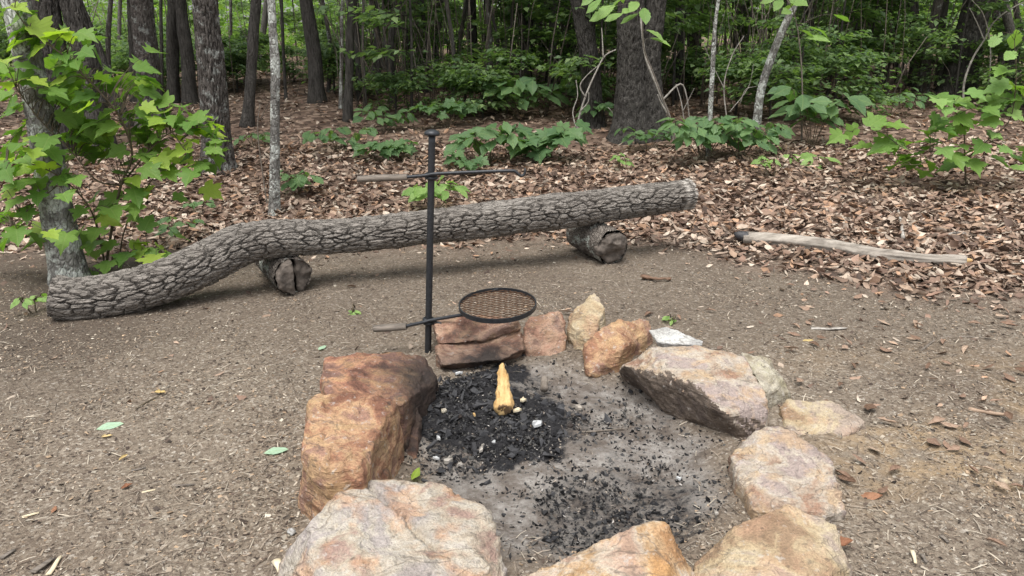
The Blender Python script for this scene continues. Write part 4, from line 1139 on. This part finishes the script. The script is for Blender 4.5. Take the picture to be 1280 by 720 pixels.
for i, (a, b) in enumerate(rp):
    src = LS_oak if b < 70 else (LM_dark if i % 3 == 0 else LS_maple)
    lv.append((at_y(a, b, ry - .28 + rr.normal(0, .12)), src[rr.integers(0, 4)], .195 * rr.uniform(.8, 1.15)))
    if b > 100: lv.append((at_y(a + rr.normal(0, 14), b + rr.normal(0, 10), ry - .2 + rr.normal(0, .12)), LM_dark[rr.integers(0, 5)], .2 * rr.uniform(.8, 1.15)))
leafy(rs, lv, rbr, .2, rr)

# --- smaller woodland plants
def plant(label, px, py, w, h, n, lpx, lib, cat='plant', name='woodland_plant', group=None, whorl=True):
    """px,py foot in pixels; w,h spread in pixels; n leaves of lpx pixels"""
    b0 = at_ground(px, py); Yd = b0[1]; k = proj(b0)[2] / FPX
    t = thing(name, b0, label, cat, group)
    n = int(n * 2.0); lpx *= .92; w *= 1.15
    ns = max(1, n // 6)
    br, lv = [], []
    for s_ in range(ns):
        fx = (s_ + .5) / ns - .5
        top = b0 + np.array([fx * w * k * .9 + rr.normal(0, .02), rr.normal(0, .12), h * k * rr.uniform(.6, 1.0)])
        br.append(([b0 + np.array([fx * .04, rr.normal(0, .02), -.02]), (b0 + top) / 2 + np.array([rr.normal(0, .03), 0, .04]), top], [.005, .004, .002]))
        m = n // ns + (1 if s_ < n % ns else 0)
        a0 = rr.uniform(0, 6.28)
        for j in range(m):
            a = a0 + j * 2 * np.pi / m + rr.normal(0, .2)
            ls = lpx * k * rr.uniform(.8, 1.2)
            q = top + np.array([math.cos(a), math.sin(a), 0]) * ls * .62 + np.array([0, 0, rr.uniform(-.5, .15) * ls])
            lv.append((q, lib[rr.integers(0, len(lib))], ls))
    leafy(t, lv, br, .1, rr, spread=.12, tilt=(0, -.45, 1))
    return t
plant('pale green sprout right behind the iron pole', 540, 268, 60, 48, 17, 21, LS_broad)
plant('low bushy seedling cluster with pointed leaves behind the pole cap', 612, 205, 60, 52, 20, 27, LU_broad)
plant('seedling with broad leaves raised above the low cluster behind the grill', 650, 150, 80, 52, 18, 27, LU_broad)
plant('spreading seedling with lobed leaves at the start of the leaf slope', 680, 200, 80, 42, 22, 25, LU_maple)
plant('leafy sprig growing against the foot of the furrowed dark tree', 712, 140, 50, 50, 14, 22, LU_broad)
plant('small leafy sprig beneath the white dead twigs', 752, 160, 40, 34, 12, 16, LU_broad)
plant('bushy green shrub around the thin white stem', 880, 205, 90, 58, 34, 24, LU_broad, 'shrub', 'shrub')
plant('shrub with broad leaves at the foot of the leaning pale sapling', 925, 200, 90, 50, 28, 27, LU_oak, 'shrub', 'shrub')
plant('tall seedling with large broad leaves beyond the leaning pale sapling', 1015, 185, 70, 72, 22, 29, LU_broad)
plant('low light green seedling on the open leaf litter', 1022, 205, 30, 10, 4, 24, LS_broad)
plant('tiny light green sprout at the front of the shrub', 965, 222, 36, 30, 14, 10, LS_broad)
plant('tiny light green sprig behind the high end of the bench', 775, 213, 20, 22, 7, 10, LS_broad)
plant('small seedling beside the foot of the massive oak', 810, 190, 60, 34, 18, 16, LU_broad)
plant('dark green seedling right of the slender pale tree', 376, 243, 36, 30, 10, 19, LU_oak)
plant('low fern-like seedling between the pale tree and the pole', 425, 190, 60, 30, 14, 18, LU_oak)
plant('dark low seedling beside the upper handle', 488, 200, 50, 28, 12, 18, LU_maple)
plant('dark green clump in the litter halfway up the slope', 480, 165, 60, 30, 16, 18, LU_broad)
plant('dark low clump behind the hook arm', 580, 215, 40, 22, 10, 15, LU_maple)
plant('small dark sprig in the litter behind the bent part of the log', 222, 300, 50, 28, 12, 14, LU_broad)
plant('faint green sprig in the litter near the furrowed oak', 250, 268, 36, 20, 8, 11, LU_broad)
plant('small yellow-green sprout at the cut low end of the log', 44, 392, 24, 22, 8, 13, LS_broad)
plant('scrap of green seedling in the bare soil behind the fire ring', 445, 385, 16, 6, 4, 8, LS_broad)
plant('tiny green sprout by the white flake of rock', 838, 405, 12, 8, 4, 10, LS_broad)
plant('dark seedling clump below the vine tree', 1112, 145, 60, 28, 16, 15, LU_broad)
plant('dark leafy clump in front of the slanting grey trunk', 1150, 135, 60, 24, 16, 14, LU_broad)
plant('leafy clump in front of the thin trees behind the hook', 560, 160, 60, 30, 16, 16, LU_maple)
plant('green clump between the furrowed oak and the slender pale tree', 318, 185, 50, 22, 12, 14, LU_broad)
# leafy sprays hanging into the top of the picture from slim saplings
def spray(label, foot, pts, lpos, lpx, lib, Yd):
    b0 = at_ground(*foot); Yd = b0[1]; b0[2] = hz(b0[0], b0[1])
    t = thing('understory_sapling', b0, label, 'sapling')
    P = [b0 + np.array([0, 0, -.03])] + [at_y(a, b, Yd + c) for a, b, c in pts]
    k = proj(at_y(*pts[-1][:2], Yd))[2] / FPX
    lv = [(at_y(a, b, Yd + rr.normal(-.05, .12)), lib[rr.integers(0, 4)], lpx * k * rr.uniform(.85, 1.15)) for a, b in lpos]
    leafy(t, lv, [(P, list(np.linspace(.012, .004, len(P))))], .1, rr, M['twig'])
spray('sapling with broad bright leaves hanging in front of the massive oak', (848, 192), [(838, 150, 0), (818, 95, 0), (805, 60, 0), (802, 20, 0), (790, -5, -.1), (760, -8, -.2)], [(745, 4), (760, 10), (772, 2), (785, 12), (795, 4), (752, 18), (768, 20), (780, -6), (790, 20), (738, -4), (806, 14), (818, 40), (823, 50)], 26, LS_broad, 7.4)
spray('sapling with light green leaves at the top of the leaning pale sapling', (1002, 180), [(1003, 120, 0), (1000, 60, 0), (992, 15, 0), (980, -5, 0)], [(975, 2), (988, 6), (996, 2), (985, 14), (1010, 40), (1025, 36), (1018, 46), (965, -4), (1050, 20)], 26, LS_broad, 8.0)

# --- dead white branching twigs
def twigs(label, foot, lines, w, Yd=None, name='dead_twig', mat='dead_wood'):
    b0 = at_ground(*foot) if Yd is None else at_y(*foot, Yd)
    b0[2] = hz(b0[0], b0[1]); Yq = b0[1]; k = proj(b0)[2] / FPX
    t = thing(name, b0, label, 'dead twig')
    for i, ln in enumerate(lines):
        P = [at_y(a, b, Yq + .03 * j * (-1) ** i) for j, (a, b) in enumerate(ln)]
        if i == 0: P[0] = b0 - np.array([0, 0, .03])
        r0 = w * k * (.62 if i == 0 else .38) / 2
        V, F = simple_tube(P, list(np.linspace(r0, r0 * .45, len(P))), 7, .04)
        centred('stick', mesh_np('stick', V, F, M[mat]), P[0], t)
twigs('bleached dead sapling forked into thin white twigs', (721, 178), [[(721, 178), (722, 155), (732, 120), (745, 90), (756, 70), (770, 62)], [(732, 122), (725, 108), (733, 95), (750, 80)], [(720, 160), (716, 140), (722, 120), (720, 100)], [(724, 140), (735, 128), (736, 115)], [(754, 72), (753, 50), (752, 35)]], 5)
twigs('short forked white dead branch in front of the massive oak', (782, 168), [[(782, 168), (779, 150), (780, 130), (778, 118)], [(779, 152), (768, 143), (760, 134)], [(780, 150), (788, 138), (792, 128)]], 5)
twigs('slanting bare pale limb crossing in front of the leaning oak', (845, 180), [[(845, 180), (836, 145), (822, 110), (808, 75), (803, 45), (800, 10)], [(836, 145), (826, 128), (822, 118)], [(828, 125), (850, 105), (858, 120), (862, 150)]], 7)
twigs('thin bare twig rising beside the slender pale tree', (335, 262), [[(335, 240), (326, 200), (322, 160), (325, 130)], [(325, 150), (335, 130), (345, 115)]], 3, mat='twig')
twigs('pale curved vine hanging beside the big leaning dark tree', (1205, 135), [[(1205, 135), (1205, 105), (1215, 75), (1230, 50), (1242, 28), (1262, 12), (1285, 0)], [(1236, 110), (1238, 60), (1230, 20), (1215, 0)], [(1230, 50), (1222, 30), (1212, 10)]], 5, name='vine', mat='dead_wood')
twigs('thin bare stick fan between the white stem and the leaning sapling', (912, 170), [[(912, 150), (905, 110), (915, 70), (930, 45)], [(906, 112), (890, 80), (880, 55)], [(912, 140), (935, 110), (942, 80)], [(925, 130), (932, 112), (945, 108)]], 3)
twigs('curved bare stick behind the shrub by the thin white stem', (858, 170), [[(858, 170), (852, 130), (845, 105)], [(853, 140), (868, 110)]], 3)

# ================================================================== BACKGROUND UNDERSTORY
LEAF4 = (np.array([[0, 0, 0], [.3, .45, .08], [0, 1, -.12], [-.3, .45, .08]]), np.array([[0, 1, 2], [0, 2, 3]]))
def under_variant(seed, H=3.6, nb=16, reach=1.25, per=70, leaf=.13):
    r = np.random.default_rng(seed)
    parts = [simple_tube([[0, 0, -.1], [r.normal(0, .05), r.normal(0, .05), H * .5], [r.normal(0, .15), r.normal(0, .15), H]], [.022, .016, .005], 6, .4)]
    pos, tip = [], []
    for i in range(nb):
        h = H * r.uniform(.18, 1.0); a = r.uniform(0, 6.28); L = reach * r.uniform(.5, 1.1) * (1.1 - .5 * h / H)
        d = np.array([math.cos(a), math.sin(a), r.uniform(-.05, .3)])
        e = np.array([0, 0, h]) + d * L
        parts.append(simple_tube([[0, 0, h], np.array([0, 0, h + .04]) + d * L * .5, e], [.008, .005, .002], 4, .3))
        for _ in range(per):
            t_ = r.uniform(.25, 1.08); w = r.normal(0, .2)
            pos.append(np.array([0, 0, h]) + d * L * t_ + np.array([-d[1] * w, d[0] * w, r.normal(0, .04)]))
            b = a + r.normal(0, .9); tip.append([math.cos(b), math.sin(b), r.normal(-.2, .2)])
    pos, tip = np.array(pos), np.array(tip); n = len(pos)
    nor = np.stack([r.normal(0, .3, n), r.normal(0, .3, n), np.ones(n)], 1)
    g = np.array([(.11, .18, .085), (.15, .23, .10), (.20, .29, .12)])[r.integers(0, 3, n)] * r.uniform(.8, 1.2, (n, 1))
    V, F = join(parts)
    return mesh_np('stem', V, F, M['bark']), scatter('foliage', [LEAF4], pos, basis_n(tip, nor), r.uniform(.7, 1.3, n) * leaf, g, M['foliage'], True, np.zeros(n, int))
UV = [under_variant(s) for s in (21, 22, 23, 24)]
BV = [under_variant(s, H=.95, nb=22, reach=.8, per=46, leaf=.11) for s in (31, 32, 33)]
def stand(name, lib, i, x, y, sc, label, cat, group):
    z = hz(x, y)
    t = thing(name, (x, y, z), label, cat, group)
    st, fo = lib[i % len(lib)]
    for nme, me_ in (('stem', st), ('foliage', fo)):
        c = link(nme, me_, t); c.scale = (sc,) * 3; c.rotation_euler.z = (i * 2.399) % 6.28
r = random.Random(3)
n_ = 0
while n_ < 120:
    y = r.uniform(11.0, 27); px = r.uniform(-120, 1400)
    if n_ > 70: px = r.uniform(430, 1150)
    x = (px - 640) / FPX * y
    # bright gaps of the wood stay thinner
    gap = (90 < px < 480 and y < 19) or (1110 < px < 1200)
    if gap and r.random() < .72: continue
    if 250 < px < 420 and y < 16: continue
    stand('understory_tree', UV, n_, x, y, r.uniform(.7, 1.15), 'thin leafy understory tree in the shaded wood behind the clearing', 'tree', 'understory trees in the background wood')
    n_ += 1
for k in range(84):
    px = r.uniform(-60, 1340) if k < 50 else r.uniform(30, 470); y = r.uniform(10.5, 15.5)
    if px < 480: y = r.uniform(13, 22)
    x = (px - 640) / FPX * y
    stand('understory_bush', BV, k, x, y, r.uniform(.55, 1.0), 'low dark green bush at the edge of the background thicket', 'bush', 'low bushes of the background thicket')
# brush: thin bare sticks
parts = []
rb_ = np.random.default_rng(44)
for k in range(620):
    px = rb_.uniform(430, 1120) if k % 4 else rb_.uniform(-50, 1330); y = rb_.uniform(11.5, 19)
    x = (px - 640) / FPX * y; z = hz(x, y); h = rb_.uniform(.8, 3.2)
    l = rb_.normal(0, .22, 2)
    P = np.array([[x, y, z - .05], [x + l[0] * h * .4, y + l[1] * h * .4, z + h * .55], [x + l[0] * h, y + l[1] * h, z + h]])
    rad = rb_.uniform(.005, .014)
    parts.append(tube(P, np.array([rad, rad * .8, rad * .4]), 4))
V, F = join(parts)
tag(link('brush', mesh_np('brush', V, F, M['twig'])), 'thicket of thin bare sticks between the background trees', 'brush', kind='stuff')
# far wood
def far_wood(n, seed):
    r = np.random.default_rng(seed)
    y = r.uniform(27, 62, n * 3); x = r.uniform(-.85, .85, n * 3) * y; z = r.uniform(.2, 11, n * 3) * r.uniform(.3, 1, n * 3) * (y / 45)
    q = np.stack([x * .45, y * .45, z * .6], -1)
    k = (fbm(q, 3, 5) > -.02)
    x, y, z = x[k][:n], y[k][:n], z[k][:n]; n = len(x)
    a = r.uniform(0, 6.28, n)
    tip = np.stack([np.cos(a), np.sin(a), r.normal(-.2, .3, n)], 1); nor = np.stack([r.normal(0, .5, n), r.normal(0, .5, n), np.ones(n)], 1)
    g = np.array([(.15, .26, .07), (.19, .31, .085), (.25, .37, .10)])[r.integers(0, 3, n)] * r.uniform(.8, 1.2, (n, 1))
    zz = height(x, y)
    return scatter('far_foliage', [LEAF4], np.column_stack([x, y, z + zz]), basis_n(tip, nor), r.uniform(.16, .36, n), g, M['foliage'], True, np.zeros(n, int))
tag(link('far_foliage', far_wood(90000, 9)), 'mass of light green foliage far back in the wood', 'foliage', kind='stuff')

# ================================================================== LEAF LITTER, CHIPS AND FALLEN LEAVES
def curled(seed, rows=6, cols=3):
    r = np.random.default_rng(seed)
    wmax = r.uniform(.18, .34); ca = r.choice([-1, 1]) * r.uniform(.8, 3.0); bend = r.uniform(-1.1, 1.1); tw = r.uniform(-.9, .9); ph = r.uniform(.35, .6)
    V = []
    for i_ in range(rows):
        t = i_ / (rows - 1); w = wmax * max(.04, math.sin(math.pi * t ** (.7 / ph * .75)) ** .8) * (1 + (.13 * r.normal() if 0 < i_ < rows - 1 else 0))
        yy = math.sin(bend * (t - .5)) / bend if abs(bend) > .05 else t - .5; zz = (1 - math.cos(bend * (t - .5))) / bend if abs(bend) > .05 else 0
        for j_ in range(cols):
            u = -1 + 2 * j_ / (cols - 1); a = ca * u * .6
            x = math.sin(a) / (ca * .6) * w if abs(ca) > .1 else u * w; z = (1 - math.cos(a)) / (ca * .6) * w if abs(ca) > .1 else 0
            k = tw * (t - .5)
            V.append([x * math.cos(k) - z * math.sin(k), yy + (r.normal(0, .02) if j_ != cols // 2 else 0), zz + x * math.sin(k) + z * math.cos(k) + r.normal(0, .008)])
    F = []
    for i_ in range(rows - 1):
        for j_ in range(cols - 1):
            o = i_ * cols + j_
            F += [(o, o + 1, o + cols + 1), (o, o + cols + 1, o + cols)]
    return np.array(V), np.array(F)
DEAD = [curled(s_) for s_ in range(500, 514)]
DEADF = [curled(s_, 8, 5) for s_ in range(600, 609)]
LPAL = [(.28, .205, .155), (.36, .275, .215), (.23, .158, .117), (.15, .10, .076), (.43, .345, .275), (.31, .22, .16), (.44, .37, .30), (.24, .16, .12), (.10, .07, .055), (.17, .11, .082), (.32, .20, .13)]
def lit_points(n, y0, y1, xw, seed, sparse=0.0):
    r = np.random.default_rng(seed)
    y = r.uniform(y0, y1, n); x = r.uniform(-1, 1, n) * (xw * y + .3)
    keep = r.uniform(0, 1, n) < np.maximum(litter_mask(x, y), sparse * (1 + 3.5 * smooth(.8, 2.0, x)))
    return x[keep], y[keep]
x1, y1 = lit_points(38000, 3.0, 9.5, .76, 1, .010)
x2, y2 = lit_points(9000, 9.5, 17, .78, 2, .02)
x, y = np.concatenate([x1, x2]), np.concatenate([y1, y2])
dp = pit_d(x, y); k = dp > 1.4
x, y = x[k], y[k]; n = len(x)
z = height(x, y) + rng.uniform(.006, .055, n) * np.clip(litter_mask(x, y) + .15, 0, 1)
s = rng.uniform(.05, .115, n) * np.where(litter_mask(x, y) < .3, .6, 1)
R_ = rand_rot(n, .62)
far_dark = np.ones(n)
tag(link('leaf_litter', scatter('leaf_litter', DEAD, np.column_stack([x, y, z]), R_, np.column_stack([s, s, s * .95]), pick(LPAL, n, .2), M['litter'])), 'brown dead leaves carpeting the woodland slope', 'leaf litter', kind='stuff')

# single fallen leaves that can be picked out, nearest part of the litter
DEADM = [mesh_np('fallen_leaf', V, F, M['dead']) for V, F in DEADF]
r = random.Random(9); cnt = 0
rg = np.random.default_rng(15)
while cnt < 290:
    px, py = rg.uniform(560, 1290), (rg.uniform(225, 470) if rg.uniform() < .6 else rg.uniform(380, 620))
    g = at_ground(px, py)
    m_ = float(litter_mask(np.array([g[0]]), np.array([g[1]]))[0])
    if rg.uniform() > max(m_ * .8, .20 if px > 880 + max(0, py - 470) * 1.2 else .03): continue
    if pit_d(g[0], g[1]) < 1.5: continue
    sc_ = rg.uniform(.06, .12) * (1 if m_ > .4 else .8)
    o = place('fallen_leaf', DEADM[cnt % 9], (g[0], g[1], g[2] + .022 + (.02 if m_ > .4 else 0)), rand_rot(1, .3)[0], (sc_, sc_, sc_ * .7))
    tag(o, 'curled brown dead leaf lying on the leaf litter edge', 'dead leaf', 'single dead leaves on the litter edge')
    cnt += 1
def fallen(label, px, py, lpx, mat, geo, ang, name='fallen_leaf', tiltx=.1, cat='dead leaf', lift=.012):
    g = at_ground(px, py); k = proj(g)[2] / FPX
    V, F = geo
    me = mesh_np(name, V, F, mat)
    a = math.radians(ang)
    o = place(name, me, (g[0], g[1], g[2] + lift), basis((math.cos(a), math.sin(a), tiltx), (rr.normal(0, .15), -.2, 1)), lpx * k)
    return tag(o, label, cat)
FLAT = leaf_geo(OVAL, .45, fold=.12, droop=.06, wob=.012, seed=300)
fallen('pale mint green fallen leaf beside a small orange leaf scrap', 121, 540, 30, M['pale_leaf'], FLAT, 25, cat='leaf')
fallen('pale mint green fallen leaf with a torn edge near the tall orange-brown block', 330, 570, 29, M['pale_leaf'], FLAT, 15, cat='leaf')
fallen('tan brown leaf curled on the bare soil, alone', 202, 494, 18, M['dead_yellow'], DEADF[0], -15)
fallen('rust red dead leaf on the soil outside the pale stone ring', 1085, 622, 34, M['dead_red'], DEADF[3], -8)
fallen('rust brown curled leaf touching the broad yellow stone', 1050, 690, 32, M['dead_red'], DEADF[1], 10, lift=.03)
fallen('yellow-tan leaf lying right of the flat white wood flake', 1008, 428, 20, M['dead_yellow'], DEADF[4], 20)
fallen('pale pinkish leaf standing on edge in the ochre clay', 1243, 688, 26, M['dead'], DEADF[2], -50, lift=.03)
fallen('brown leaf curled near the pinkish stone chips', 1170, 530, 30, M['dead'], DEADF[5], 20)
fallen('yellow-green leaf in the corner between the cracked pale stone and the charcoal', 520, 600, 26, M['maple_young'], DEADF[3], 75, lift=.03, cat='leaf')
fallen('tiny mint green leaf on the soil left of the red sooty slab', 398, 440, 14, M['pale_leaf'], FLAT, 60, cat='leaf')
for k, (px, py) in enumerate([(135, 549), (159, 612), (155, 575), (68, 640)]):
    fallen('small orange leaf scrap on the soil near the mint green leaves', px, py, 15, M['dead_red'] if k % 2 else M['dead_yellow'], DEADF[k], 10 + 30 * k)['group'] = 'orange leaf scraps on the soil'
def strip(label, pts, w, mat, name='stick', cat='stick', group=None, lift=.0, flat=1.0):
    G = [at_ground(a, b) for a, b in pts]; k = proj(G[0])[2] / FPX
    P = [g + np.array([0, 0, w * k * .4 + lift]) for g in G]
    V, F = simple_tube(P, list(np.linspace(w * k / 2, w * k * .3, len(P))), 7, .02)
    V = V + (fbm(V * 40, 2, 6) * w * k * (.12 if flat == 1 else .3))[:, None]
    zc = float(np.mean([p[2] for p in P])); V[:, 2] = zc + (V[:, 2] - zc) * flat
    return tag(centred(name, mesh_np(name, V, F, mat), P[0]), label, cat, group)
strip('flat white flake of wood on the bare soil', [(1013, 413), (1030, 414), (1058, 413)], 8, M['dead_wood'], 'wood_flake', 'wood flake', flat=.35)
strip('curved brown strip of bark near the short grey log', [(802, 348), (818, 351), (838, 352)], 8, M['dead'], 'bark_strip', 'bark', flat=.6)
strip('thin grey twig curving over the soil beside the branch', [(1150, 440), (1175, 424), (1210, 422), (1240, 425)], 3, M['twig'])
strip('long thin twig lying in the ashes', [(722, 541), (745, 540), (780, 537)], 3, M['twig'])
strip('short dark twig standing out of the charcoal', [(598, 552), (606, 530)], 4, M['twig'])
strip('long dark thin twig near the tall orange-brown block', [(250, 664), (275, 655), (294, 645)], 3, M['stem'])
strip('dark twig lying near the mint green leaf by the soil edge', [(170, 512), (185, 503), (198, 497)], 3, M['stem'])
strip('pale brown stick on the soil at the edge of the leaves', [(1210, 513), (1235, 518), (1262, 522)], 6, M['dead'])
strip('forked grey twig standing in the litter beside the branch', [(1128, 302), (1126, 285), (1122, 268)], 5, M['dead_wood'], lift=.02)
strip('thin grey root along the soil above the branch end', [(1185, 300), (1190, 293), (1215, 294), (1235, 298)], 4, M['dead_wood'])
gw = 'pale wood slivers on the bare soil'
for k, (pts, w) in enumerate([([(30, 648), (50, 642)], 6), ([(2, 700), (20, 688)], 7), ([(42, 718), (68, 700)], 10), ([(62, 720), (76, 698)], 8), ([(165, 590), (182, 586)], 5), ([(218, 608), (244, 607)], 4), ([(178, 617), (194, 614)], 5), ([(108, 640), (114, 646)], 5), ([(75, 549), (85, 546)], 5), ([(1140, 690), (1144, 706)], 6), ([(1152, 694), (1158, 706)], 6), ([(1175, 672), (1185, 680)], 7), ([(345, 705), (356, 722)], 12)]):
    strip('pale sliver of wood on the trodden soil', pts, w, M['paleWood'] if k % 3 == 0 else M['handle'], 'wood_sliver', 'wood sliver', gw, flat=.4)

# fine wood chips and crumbs on the trodden soil
CHIP = [(np.array([[-.5, -.14, 0], [.5, -.1, .08], [.45, .12, .02], [-.4, .16, .1], [0, 0, .16]]), np.array([[0, 1, 4], [1, 2, 4], [2, 3, 4], [3, 0, 4]])),
        (np.array([[-.5, -.3, 0], [.4, -.35, .05], [.5, .25, 0], [-.3, .4, .08], [0, 0, .25]]), np.array([[0, 1, 4], [1, 2, 4], [2, 3, 4], [3, 0, 4]]))]
r = np.random.default_rng(77)
n = 250000
y = 1.45 + 5.2 * r.uniform(0, 1, n) ** 1.35; x = r.uniform(-1, 1, n) * (.74 * y + .25)
dp = pit_d(x, y)
dens = .35 + .65 * smooth(-.2, .35, fbm(np.stack([x * 2.2, y * 2.2, 0 * x], -1), 3, 91))
k = (dp > .98 + .1 * r.normal(0, 1, n)) & (r.uniform(0, 1, n) < dens)
x, y = x[k], y[k]; n = len(x)
z = height(x, y) + fbm(np.stack([x * 5, y * 5, 0 * x], -1), 4, 5) * .016 + .002
s = r.lognormal(math.log(.0072), .55, n); s = np.clip(s, .003, .026)
tag(link('wood_chips', scatter('wood_chips', CHIP, np.column_stack([x, y, z]), rand_rot(n, .25), np.column_stack([s, s, s * .8]), pick([(.22, .18, .14), (.30, .26, .21), (.14, .11, .085), (.38, .34, .28), (.10, .075, .06), (.26, .205, .155), (.2, .16, .125), (.18, .145, .11), (.06, .045, .037), (.05, .04, .034), (.3, .22, .15)], n, .25), M['chips'], True, (r.uniform(0, 1, n) > .8).astype(int))), 'fine brown wood chips and crumbs covering the trodden soil', 'wood chips', kind='stuff')
# thin needles and twig bits
n = 5200
y = 1.5 + 5 * r.uniform(0, 1, n) ** 1.2; x = r.uniform(-1, 1, n) * (.74 * y + .2)
dp = pit_d(x, y); k = dp > .75; x, y = x[k], y[k]; n = len(x)
NEED = [(np.array([[-.5, -.02, 0], [-.5, .02, 0], [0, .05, .05], [0, .0, .06], [.5, .02, 0], [.5, -.02, 0]]), np.array([[0, 3, 2], [0, 2, 1], [3, 5, 4], [3, 4, 2]]))]
s = r.uniform(.02, .075, n)
z = height(x, y) + fbm(np.stack([x * 5, y * 5, 0 * x], -1), 4, 5) * .016 + .005
tag(link('twig_bits', scatter('twig_bits', NEED, np.column_stack([x, y, z]), rand_rot(n, .1), s, pick([(.12, .09, .07), (.3, .25, .2), (.42, .37, .3), (.07, .055, .045)], n, .2), M['chips'])), 'short bits of twig and stalk on the trodden soil', 'twigs', kind='stuff')
